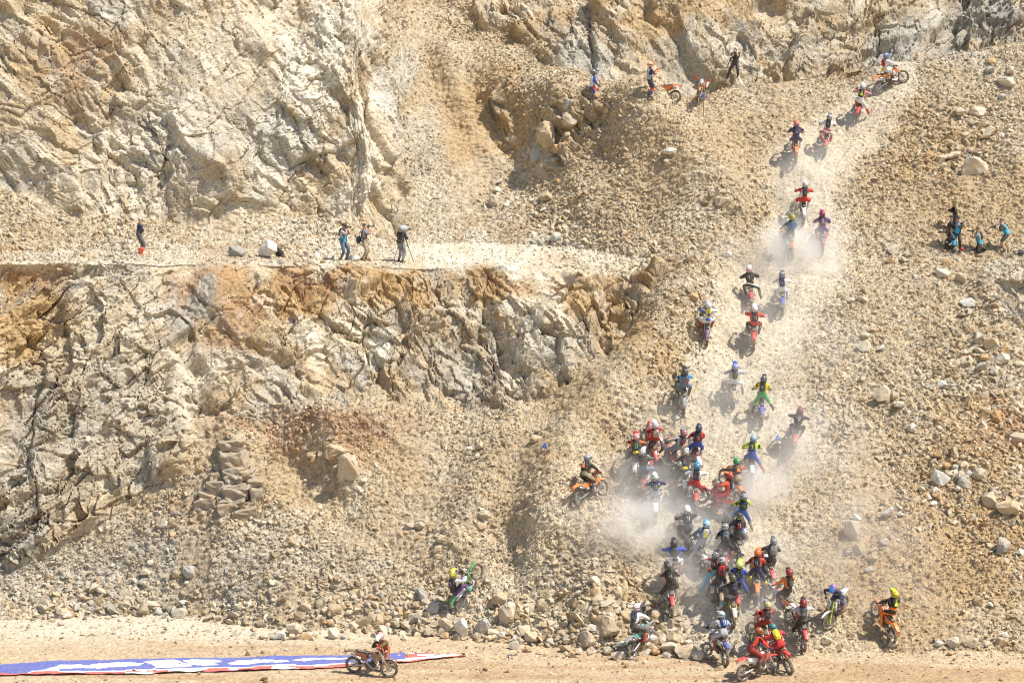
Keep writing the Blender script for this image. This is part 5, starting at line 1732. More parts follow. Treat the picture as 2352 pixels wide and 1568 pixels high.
     K(helmet=('teal', 'black'), top='red', stripe=('black', 0.8), sleeve='red', legs='red', pack=('yellow', 'fluo'), boots='red'), 'rider in red with a teal helmet and yellow backpack', K(roll=-12, pelvis=(-0.38, 0, 1.10), lean=48)),
    (1072, 1394, 46, ('green', 'white', K(frame='grey', guard='white', fork='beige')), 'green and white dirt bike standing on its rear wheel, alone', 'back',
     K(helmet=('yellow', 'black'), top='white', sleeve='white', legs='purple', pack=('black', 'purple', 'silver'), bib='black', boots='teal'), 'rider in purple and white hanging behind the upright green bike', K(wheelie=14, pelvis=(-0.44, 0, 1.02), lean=44)),
]
for (px, py, hdg, bike, bl, pose, look, lab, ex) in R_:
    rider(px, py, hdg, bike, bl, pose, look, lab, **ex)

# ---- the rider bending over the bike on the right of the pack, facing down hill
M, p = bike_matrix(1938, 1400, -146, 0, -4)
_, ST = make_bike('white dirt bike pointing down left, yellow fork, its rider bent over it', M, 'white', 'silver', fork='fluo', steer=math.radians(-20), dusty=0.3)
P = dict(pelvis=(-0.26, 0, 1.06), lean=48, side=0, hand={s: ST @ Vector((0.285, s * 0.35, 1.165)) for s in (-1, 1)}, foot={1: (-0.13, 0.22, 0.42), -1: (-0.1, -0.5, 0.12)},
         handdir=(1.2, 0, -0.5), face=(0.75, 0.1, -0.65))
make_person('rider in dark blue with a blue and orange helmet, head down over the bars', M, P,
            dict(helmet=('royal', 'orange'), top='navy', stripe=('grey', 0.8), legs='navy', boots='rust', gloves='grey'), 'riders climbing the hill')

# ---- parked bikes and marshals at the crest
M, p = bike_matrix(1553, 236, -66, 0, 6, pitch=-2)
make_bike('orange dirt bike parked at the crest, its tail to the right', M, 'orange', 'orange', frame='orange', guard='orange', dusty=0.25)
M, p = bike_matrix(1622, 226, -158, 0, -7, pitch=-6)
make_bike('orange dirt bike parked at the crest facing the camera', M, 'orange', 'white', frame='orange', fork='beige', guard='scarlet', steer=math.radians(12), dusty=0.25)


def stand_matrix(px, py, heading, dz=0.0):
    g = ground(px, py)
    h = math.radians(heading)
    x = Vector((math.sin(h), math.cos(h), 0))
    y = Vector((0, 0, 1)).cross(x)
    return Matrix.Translation((g.x, g.y, g.z - 0.02 + dz)) @ Matrix((x, y, Vector((0, 0, 1)))).transposed().to_4x4()


def stander(px, py, heading, label, look, pelvis=(0, 0, 0.93), lean=6, hand=None, foot=None, dz=0.0, **more):
    M = stand_matrix(px, py, heading, dz)
    P = dict(pelvis=pelvis, lean=lean)
    P['hand'] = hand or {1: (0.12, 0.30, 0.86), -1: (0.12, -0.30, 0.86)}
    P['foot'] = foot or {1: (0.02, 0.13, 0.02), -1: (-0.02, -0.13, 0.02)}
    P['elbow'] = more.pop('elbow', {1: (-0.1, 0.5, -1.0), -1: (-0.1, -0.5, -1.0)})
    P['knee'] = more.pop('knee', {1: (1, 0.15, 0), -1: (1, -0.15, 0)})
    P.update(more)
    L = dict(gloves=None)
    L.update(look)
    return make_person(label, M, P, L), M


def camera_thing(label, M, pos, dirv, long=0.16, colour='black', hood=None):
    """a stills camera held to the eye: body, prism, lens, hood"""
    d = Vector(dirv).normalized()
    Mc = M @ Matrix.Translation(pos) @ basis(d, Vector((0, 0, 1)))
    t = thing('camera', label, 'camera', Mc, 'cameras of the photographers')
    part('camera_body', MB().box((0, 0, 0), (0.07, 0.15, 0.10)).box((-0.005, 0, 0.065), (0.06, 0.06, 0.035), None, 0, 0.7).box((0.02, -0.06, 0), (0.06, 0.04, 0.10)).mesh('camera_body', [RUB]), t)
    part('lens', MB().tube([(0.03, 0, 0), (0.06, 0, 0), (0.03 + long, 0, 0)], [0.036, 0.038, 0.042 + (0.012 if long > 0.25 else 0)], 12, up=(0, 0, 1)).mesh('lens', [plastic(colour, 0.05)], True), t)
    part('lens_hood', MB().tube([(0.03 + long, 0, 0), (0.08 + long, 0, 0)], [0.044 + (0.012 if long > 0.25 else 0), 0.052 + (0.014 if long > 0.25 else 0)], 12, up=(0, 0, 1)).mesh('lens_hood', [plastic(hood or 'black', 0.05)], True), t)
    return t


UPH = {1: (0.24, 0.06, 1.50), -1: (0.20, -0.07, 1.50)}
stander(1360, 224, 78, 'marshal in a white bib and blue sleeves, legs behind the stones', dict(helmet=('black', 'silver'), top='blue', legs='blue', legstripe=('red', 1.0), bib='white', gloves='darkred', boots='blue'),
        dz=-0.32, hand={1: (0.32, 0.10, 1.02), -1: (0.32, -0.08, 0.98)}, foot={1: (0.25, 0.14, 0.1), -1: (-0.05, -0.14, 0.02)})
stander(1492, 222, 72, 'marshal in a white bib and orange helmet beside the parked orange bike', dict(helmet=('orange', 'white'), top='navy', sleeve='navy', forearm='orange', legs='navy', shin='scarlet', bib='silver', gloves='orange', boots='navy'),
        hand={1: (0.42, 0.12, 1.38), -1: (0.38, -0.10, 1.30)}, lean=2)
t, M = stander(1690, 184, -170, 'photographer in black with a pale cap on the crest, camera raised', dict(head=('cap', 'cream'), top='black', legs='dark', short=True, gloves=None, tall=False, boots='black'),
               hand=UPH, foot={1: (0.0, -0.16 + 0.30, 0.02), -1: (0.05, -0.42, 0.05)}, lean=4)
camera_thing('long-lens camera held by the photographer in black on the crest', M, (0.26, 0, 1.60), (1, 0, -0.12), 0.34, 'black', 'silver')


def tripod(label, px, py, h, spread, c='dark', head=True, heading=0):
    g = ground(px, py)
    t = thing('tripod', label, 'tripod', Matrix.Translation(g) @ Matrix.Rotation(math.radians(-heading), 4, 'Z'))
    for k in range(3):
        a = 2 * math.pi * (k + 0.25) / 3
        ft = Vector((math.cos(a) * spread, math.sin(a) * spread, 0.0))
        tp = Vector((math.cos(a) * 0.05, math.sin(a) * 0.05, h))
        md = ft.lerp(tp, 0.5)
        part('leg', MB().tube([tp, md], 0.024, 6).tube([md, ft], 0.015, 6).mesh('leg', [plastic(c)]), t)
    part('tripod_head', MB().tube([(0, 0, h - 0.12), (0, 0, h + 0.06)], 0.05, 10).box((0, 0, h + 0.08), (0.14, 0.10, 0.03)).tube([(0, 0, h + 0.05), (-0.35, 0.06, h - 0.08)], 0.012, 6).mesh('tripod_head', [plastic('black')]), t)
    return t, g


tripod('monopod with splayed legs in front of the photographer on the crest', 1678, 190, 1.25, 0.42, 'dark')

# ---- people on the terrace
stander(320, 584, 65, 'man in black shirt with red gaiters, arms folded, alone on the terrace', dict(head=('cap', 'silver'), top='navy', legs='charcoal', short=True, tall=True, boots='scarlet', shades=True),
        hand={1: (0.22, -0.12, 1.18), -1: (0.20, 0.12, 1.14)}, elbow={1: (-0.1, 1, -0.6), -1: (-0.1, -1, -0.6)}, foot={1: (0.02, 0.17, 0.02), -1: (0.04, -0.17, 0.02)})
t, M = stander(787, 599, 120, 'photographer in a bright blue vest and jeans at the terrace edge', dict(head=('cap', 'black'), top='silver', bib='cyan', legs='denim', short=True, tall=False, boots='dark', pack=('black', 'black'), beltbag='black'),
               hand=UPH, foot={1: (0.05, 0.20, 0.02), -1: (-0.02, -0.18, 0.02)})
camera_thing('camera of the photographer in the blue vest on the terrace', M, (0.20, 0, 1.60), (1, 0, 0.03), 0.18)
t, M = stander(834, 599, 88, 'photographer in a navy waistcoat and beige trousers at the terrace edge', dict(head=('hair', 'hair'), top='grey', bib='navy', legs='beige', tall=False, boots='brown', short=True),
               hand=UPH, foot={1: (0.08, 0.10, 0.02), -1: (-0.08, -0.08, 0.02)})
camera_thing('camera of the photographer in beige trousers', M, (0.22, 0, 1.62), (1, 0, 0.05), 0.2)
g = M @ Vector((-0.24, 0.05, 0.98))
b = thing('shoulder_bag', 'round dark blue bag behind the photographer in beige trousers', 'bag', Matrix.Translation(g))
part('bag', MB().ball((0, 0, 0), (0.12, 0.15, 0.19), 12, 8).mesh('bag', [cloth('navy')], True), b)
part('strap', MB().tube([(0.02, 0.10, 0.12), (0.12, 0.08, 0.50), (0.28, -0.08, 0.52)], 0.014, 4, sy=2).mesh('strap', [cloth('black')]), b)
t, M = stander(918, 602, 40, 'cameraman in dark clothes behind a wrapped video camera', dict(head=('hair', 'hair'), top='navy', legs='grey', tall=False, boots='black', bib='dark', beltbag='black'),
               hand={1: (0.34, 0.10, 1.36), -1: (0.34, -0.14, 1.22)}, lean=12)
t, g = tripod('video tripod with spread legs at the terrace edge', 924, 603, 1.32, 0.55, 'black')
vc = thing('video_camera', 'video camera in a pale rain cover on the terrace tripod', 'video camera', Matrix.Translation(g + Vector((0, 0, 1.41))) @ Matrix.Rotation(math.radians(32), 4, 'Z'))
part('camera_body', MB().box((0.0, 0, 0.14), (0.42, 0.16, 0.22)).box((-0.2, -0.05, 0.16), (0.1, 0.1, 0.1)).mesh('camera_body', [plastic('charcoal')]), vc)
part('rain_cover', MB().ball((0.02, 0, 0.19), (0.28, 0.13, 0.15), 12, 7, shape=lambda q: Vector((q.x, q.y * (1 + .12 * math.sin(q.x * 9)), q.z * (1 + .1 * math.sin(q.x * 7 + q.y * 5))))).mesh('rain_cover', [cloth('silver', 0.02)]), vc)
part('lens', MB().tube([(0.22, 0, 0.14), (0.40, 0, 0.14)], [0.055, 0.065], 12).mesh('lens', [plastic('black')], True), vc)
part('microphone', MB().tube([(0.10, 0.08, 0.30), (0.36, 0.08, 0.34)], [0.03, 0.045], 10).mesh('microphone', [cloth('charcoal')], True), vc)

g = ground(642, 592)
b = thing('rucksack', 'black rucksack leaning against the pale boulder on the terrace', 'rucksack', Matrix.Translation(g + Vector((0, 0, 0.02))) @ Euler((0.2, -0.35, 0.5)).to_matrix().to_4x4())
part('bag', MB().ball((0, 0, 0.24), (0.15, 0.21, 0.27), 12, 8, shape=lambda q: Vector((q.x, max(-.8, min(.8, q.y)) / .85, max(-.85, q.z)))).mesh('bag', [cloth('black')], True), b)
part('pocket', MB().box((0.15, 0, 0.18), (0.07, 0.24, 0.2), None, 0, 0.8).mesh('pocket', [cloth('dark')]), b)
for s in (-1, 1):
    part('strap', MB().tube([(-0.10, s * 0.09, 0.44), (-0.22, s * 0.10, 0.30), (-0.14, s * 0.10, 0.05)], 0.016, 4, sy=2).mesh('strap', [cloth('black')]), b)

# ---- the group on the right
t, M = stander(2192, 540, -70, 'man in a black shirt and grey-green hat pointing a phone, behind the group', dict(head=('hat', 'olive'), top='black', legs='black', short=True, tall=False, boots='black'),
               hand={1: (0.52, 0.10, 1.42), -1: (0.42, -0.06, 1.30)}, dz=0.0)
ph = thing('phone', 'black phone held up by the man in the grey-green hat', 'phone', M @ Matrix.Translation((0.62, 0.10, 1.50)))
part('screen', MB().box((-0.006, 0, 0), (0.003, 0.065, 0.14)).mesh('screen', [plastic('charcoal', 0)]), ph)
part('case', MB().box((0, 0, 0), (0.009, 0.075, 0.155)).mesh('case', [plastic('black', 0)]), ph)
t, M = stander(2184, 573, -60, 'person in black sleeves and a dark cap holding up an action camera', dict(head=('cap', 'dark'), top='black', legs='black', bib='steel', short=False, tall=False, boots='black', shades=True),
               pelvis=(0, 0, 0.88), hand={1: (0.40, 0.22, 1.22), -1: (0.30, -0.10, 1.05)})
ph = thing('action_camera', 'small black camera on a grip beside the kneeling photographer', 'camera', M @ Matrix.Translation((0.47, 0.22, 1.30)))
part('camera_body', MB().box((0, 0, 0.06), (0.05, 0.08, 0.10)).mesh('camera_body', [plastic('black', 0)]), ph)
part('handle', MB().tube([(0, 0, -0.10), (0, 0, 0.02)], 0.016, 8).mesh('handle', [plastic('black', 0)]), ph)
t, M = stander(2196, 578, -165, 'standing person in a blue bib and brimmed black hat holding a red phone', dict(head=('hat', 'black'), top='black', legs='black', bib='cyan', tall=False, boots='dark', pack=None),
               hand={1: (0.26, 0.04, 1.34), -1: (0.26, -0.05, 1.30)})
ph = thing('phone', 'red phone held by the person in the blue bib', 'phone', M @ Matrix.Translation((0.34, 0, 1.40)))
part('case', MB().box((0, 0, 0), (0.012, 0.08, 0.15)).mesh('case', [plastic('scarlet', 0)]), ph)
part('screen', MB().box((-0.008, 0, 0), (0.003, 0.066, 0.13)).mesh('screen', [plastic('black', 0)]), ph)
t, M = stander(2186, 579, -72, 'kneeling photographer in striped trousers with a big white-hooded lens', dict(head=('hair', 'beige'), top='black', legs='black', legstripe=('white', 0.5), bib='cyan', short=True, tall=False, boots='red'),
               pelvis=(-0.08, 0, 0.38), lean=16, hand={1: (0.30, 0.06, 0.86), -1: (0.26, -0.06, 0.88)}, foot={1: (0.30, 0.16, 0.02), -1: (-0.45, -0.12, 0.05)},
               knee={1: (1, 0.1, 0.8), -1: (1, -0.1, -0.6)})
camera_thing('telephoto camera of the kneeling photographer', M, (0.32, 0, 0.98), (1, 0, 0.0), 0.30, 'black', 'black')
t, M = stander(2246, 580, -80, 'kneeling photographer with a black rucksack and blue bib, camera at the eye', dict(head=('hair', 'hair'), top='grey', legs='black', bib='cyan', short=True, tall=False, boots='black', pack=('black', 'charcoal')),
               pelvis=(-0.05, 0, 0.42), lean=12, hand={1: (0.26, 0.06, 0.94), -1: (0.24, -0.06, 0.96)}, foot={1: (-0.35, 0.16, 0.05), -1: (-0.30, -0.18, 0.05)},
               knee={1: (1, 0.1, -0.5), -1: (1, -0.3, -0.5)})
camera_thing('camera of the kneeling photographer with the rucksack', M, (0.28, 0, 1.03), (1, 0, 0.06), 0.2)
t, M = stander(2306, 577, -85, 'photographer in blue bib and shorts bending over the camera, bare legs', dict(head=('hair', 'charcoal'), top='charcoal', legs='charcoal', shorts=True, bib='cyan', short=True, tall=False, boots='dark'),
               pelvis=(-0.1, 0, 0.90), lean=30, hand={1: (0.42, 0.06, 1.16), -1: (0.40, -0.06, 1.18)}, face=(0.8, 0, -0.35))
camera_thing('camera of the bending photographer in shorts', M, (0.48, 0, 1.25), (1, 0, -0.15), 0.15)
g = ground(2342, 583)
b = thing('camera_bag', 'dark grey bag on the stones at the right edge', 'bag', Matrix.Translation(g))
part('bag', MB().ball((0, 0, 0.10), (0.22, 0.15, 0.12), 12, 8).mesh('bag', [cloth('dark')], True), b)
part('strap', MB().tube([(-0.18, 0, 0.16), (0, -0.06, 0.26), (0.18, 0, 0.16)], 0.014, 4, sy=2).mesh('strap', [cloth('black')]), b)

# ---- the man with the brown bike at the front
M, p = bike_matrix(812, 1543, 112, 0, 5, pitch=0)
_, ST = make_bike('mud-brown dirt bike on the floor beside the flattened banner', M, 'mud', 'rust', frame='mud', fork='beige', steer=math.radians(22), dusty=0.9)
MS = stand_matrix(884, 1541, 205)
INV = MS.inverted()
P = dict(pelvis=(-0.05, 0, 0.90), lean=42, hand={1: INV @ (M @ ST @ Vector((0.285, -0.35, 1.15))), -1: INV @ (M @ ST @ Vector((0.285, 0.35, 1.15)))},
         foot={1: (0.02, 0.14, 0.02), -1: (-0.06, -0.14, 0.02)}, knee={1: (1, 0.15, 0), -1: (1, -0.15, 0)}, face=(0.7, 0, -0.8))
make_person('rider on foot in mud-brown gear with a white and red helmet, bowed over his bike', MS, P,
            dict(helmet=('white', 'red'), top='rust', sleeve='brown', legs='rust', shin='brown', boots='mud', gloves='red'), None)

# ------------------------------------------------------------------ course signs on stakes
SIGNW = plastic('white', 0.05)
SIGNB = plastic('royal', 0.02)
WOOD = paint('stake wood', (0.42, 0.24, 0.11), 0.8, 0.2)
for (px, py, h, tilt, turn, w, lab) in ((1614, 266, 0.95, 22, -20, 0.28, 'white course sign with a blue triangle below the parked bikes at the crest'),
                                        (1253, 1066, 0.72, 14, -25, 0.28, 'white course sign with a blue triangle on a stake, alone left of the track'),
                                        (1787, 1046, 0.70, 0, 8, 0.28, 'white course sign with a blue triangle beside the leaning red and white bike')):
    g = ground(px, py)
    t = thing('course_sign', lab, 'sign', Matrix.Translation(g) @ Matrix.Rotation(math.radians(turn), 4, 'Z'), 'course signs on stakes')
    part('stake', MB().box((0, 0, h * 0.5 - 0.1), (0.045, 0.03, h + 0.2)).mesh('stake', [WOOD]), t)
    b = part('board', MB().box((0, -0.022, 0), (w, 0.008, w * 1.05)).mesh('board', [SIGNW]), t, None, (0, 0, h + 0.10), (0, math.radians(tilt), 0))
    a = w * 0.44
    part('triangle', MB().add([(-a, -0.029, -a), (a, -0.029, -a), (0, -0.029, a * 1.1), (-a, -0.027, -a), (a, -0.027, -a), (0, -0.027, a * 1.1)],
                              [(0, 1, 2), (3, 5, 4), (0, 3, 4, 1), (1, 4, 5, 2), (2, 5, 3, 0)]).mesh('triangle', [SIGNB]), b)
    part('rider_mark', MB().box((-0.01, -0.0315, -a * 0.45), (a * 0.55, 0.002, 0.016), (0, 25, 0)).box((0.012, -0.0315, -a * 0.2), (0.02, 0.002, a * 0.5), (0, -15, 0)).box((0.03, -0.0315, a * 0.1), (0.03, 0.002, 0.03)).mesh('rider_mark', [SIGNW]), b)
g = ground(1549, 606)
t = thing('marker_stake', 'thin stake with an orange ribbon among the stones above the terrace end', 'stake', Matrix.Translation(g))
part('stake', MB().box((0, 0, 0.6), (0.03, 0.03, 1.3)).mesh('stake', [plastic('beige')]), t)
part('ribbon', MB().box((-0.05, 0, 1.2), (0.14, 0.01, 0.06), (0, 20, 0)).mesh('ribbon', [plastic('orange', 0.05)]), t)
g = ground(1783, 1046)
part('ribbon', MB().box((-0.04, 0, 0.52), (0.10, 0.01, 0.04)).mesh('ribbon', [plastic('orange', 0.3)]), bpy.data.objects['course_sign.002'])

# ------------------------------------------------------------------ the flattened banner on the floor
def floor_xy(px, py):
    p_ = on_floor(px, py)
    return p_[0], p_[1]


top_e = [(-40, 1530), (0, 1528), (140, 1520), (320, 1516), (480, 1512), (640, 1509), (760, 1507), (860, 1504), (960, 1503), (1070, 1507)]
bot_e = [(-40, 1555), (0, 1554), (140, 1553), (320, 1551), (480, 1545), (640, 1540), (760, 1535), (860, 1530), (960, 1520), (1070, 1510)]
NU, NV = 160, 14
BV = np.zeros((NU, NV, 3))
for i in range(NU):
    px = -40 + (1110) * i / (NU - 1)
    ty, by_ = np.interp(px, *zip(*top_e)), np.interp(px, *zip(*bot_e))
    for j in range(NV):
        f = j / (NV - 1)
        x, y = floor_xy(px, by_ + (ty - by_) * f)
        BV[i, j] = (x, y, zat(x, y) + 0.02)
BV[..., 2] += (fbm(BV[..., 0] * 1.3, BV[..., 1] * 2.2, 901, 3) * 0.5 + 0.5) * 0.05
BV[:, 0, 2] += np.abs(fbm(BV[:, 0, 0] * 1.1, BV[:, 0, 1] * 0, 903, 3)) * 0.10
bt = thing('banner', 'blue banner with white letters and red border lying flat on the floor', 'banner', Matrix.Identity(4))
vs = BV.reshape(-1, 3)
fs, mi = [], []
for i in range(NU - 1):
    for j in range(NV - 1):
        fs.append((i * NV + j, (i + 1) * NV + j, (i + 1) * NV + j + 1, i * NV + j + 1))
        px = -40 + 1110 * i / (NU - 1)
        wv_ = vnoise(np.array([px * 0.02]), np.array([0.5]), 9)[0]
        rj = 2 + int(wv_ * 3)
        if px > 905 + 40 * wv_:
            rj = 14
        mi.append((2 if vnoise(np.array([px * 0.03]), np.array([j * 0.5]), 8)[0] > 0.62 and px > 250 else 1) if j < rj else (2 if j == rj and px > 60 else 0))
BLUE_B, RED_B, WHT_B = paint('banner blue', (0.085, 0.125, 0.44), 0.6, 0.22), paint('banner red', (0.60, 0.12, 0.11), 0.6, 0.22), paint('banner white', (0.80, 0.80, 0.80), 0.5, 0.06)
mb = MB().add(vs, fs)
mb.m = mi
part('cloth', mb.mesh('cloth', [BLUE_B, RED_B, WHT_B], True), bt)
# the letters, as far as their outlines can be made out, lying on the cloth
LET = [[(78, 1), (95, 9), (120, 30), (140, 60), (180, 62), (205, 55), (225, 72), (260, 80), (300, 74), (330, 58), (318, 40), (290, 34), (250, 30), (230, 14), (190, 22), (150, 12), (120, 4)],
       [(330, 72), (345, 88), (400, 92), (420, 60), (438, 44), (440, 28), (420, 18), (360, 20), (350, 52)],
       [(418, 80), (450, 88), (500, 84), (512, 62), (490, 52), (505, 30), (470, 24), (440, 40)],
       [(520, 36), (545, 78), (590, 86), (660, 62), (665, 46), (640, 38), (590, 52), (560, 30)],
       [(668, 56), (690, 78), (740, 82), (812, 74), (806, 56), (740, 60), (700, 46)]]


def banner_pt(px, f, dz):
    u = (px + 40) / 1110 * (NU - 1)
    i = int(min(max(u, 0), NU - 2))
    v = f * (NV - 1)
    j = int(min(max(v, 0), NV - 2))
    a, b = u - i, v - j
    q = BV[i, j] * (1 - a) * (1 - b) + BV[i + 1, j] * a * (1 - b) + BV[i, j + 1] * (1 - a) * b + BV[i + 1, j + 1] * a * b
    return Vector(q) + Vector((0, 0, dz))


for o in LET:
    lb = MB()
    xs0, xs1 = min(q[0] for q in o), max(q[0] for q in o)
    xa, ya = np.array([q[0] for q in o], float), np.array([q[1] for q in o], float)
    nx_, ny_ = 46, 16
    for i in range(nx_):
        for j in range(ny_):
            px0, px1 = xs0 + (xs1 - xs0) * i / nx_, xs0 + (xs1 - xs0) * (i + 1) / nx_
            f0, f1 = 0.26 + 0.68 * j / ny_, 0.26 + 0.68 * (j + 1) / ny_
            if in_poly(np.array([(px0 + px1) / 2]), np.array([((f0 + f1) / 2 - 0.26) / 0.68 * 100]), o)[0]:
                lb.add([banner_pt(px0, f0, .006), banner_pt(px1, f0, .006), banner_pt(px1, f1, .006), banner_pt(px0, f1, .006)], [(0, 1, 2, 3)])
    part('letter', lb.mesh('letter', [WHT_B]), bt)
finish_people()
# ------------------------------------------------------------------ boulders that can be told apart
BOULD = [rock_mesh('boulder', 300 + k, 12 + k % 6, 'stone_o', chip=1, flat=0.85) for k in range(9)]
PLAINB = [rock_mesh('block', 400 + k, 11 + k % 4, 'stone_o', chip=1, flat=0.8) for k in range(8)]
_cf = CAf


def near_colour(g):
    j = int(np.clip(np.searchsorted(XS, g.x), 0, NXc - 1))
    i = int(np.argmin(np.abs(Y2[:, j] - g.y) + np.abs(Z2[:, j] - g.z)))
    return CA[i, j]


BCOL = dict(tan=np.array((0.46, 0.355, 0.225)), pale=np.array((0.62, 0.555, 0.435)), white=np.array((0.72, 0.695, 0.62)), grey=np.array((0.40, 0.40, 0.37)),
            dark=np.array((0.26, 0.26, 0.245)), orange=np.array((0.52, 0.32, 0.15)), cream=np.array((0.57, 0.475, 0.335)))


def boulder(px, py, w, h, colour, label, k=None, rng=random, group=None, name='boulder', mesh=None, sink=0.22):
    """px, py: middle of its foot in the photograph; w, h: how wide and tall it shows there"""
    g = ground(px, py)
    m_per = (g.y * CP - (g.z - CAM_Z) * SP) / FPX
    sx, sz = w * m_per / 1.75, h * m_per / 1.45
    k = rng.randrange(1000) if k is None else k
    me = mesh or BOULD[k % 9]
    o = bpy.data.objects.new(name, me)
    col.objects.link(o)
    o.scale = (sx, (sx + sz) / 2 * rng.uniform(0.8, 1.05), sz)
    a = rng.uniform(-0.35, 0.35)
    o.rotation_euler = (rng.uniform(-0.15, 0.15), rng.uniform(-0.2, 0.2), a + (math.pi if k % 2 else 0))
    o.location = g + Vector((0, 0.12 * sx, sz * (1 - sink) * 0.72))
    c = BCOL[colour] * 0.75 + near_colour(g) * 0.25 if colour in BCOL else near_colour(g)
    c = c * rng.uniform(0.9, 1.08)
    o.color = (*[float(min(0.85, q)) for q in c], 1)
    o['label'] = label
    o['category'] = 'boulder' if name == 'boulder' else 'stone'
    if group:
        o['group'] = group
    return o


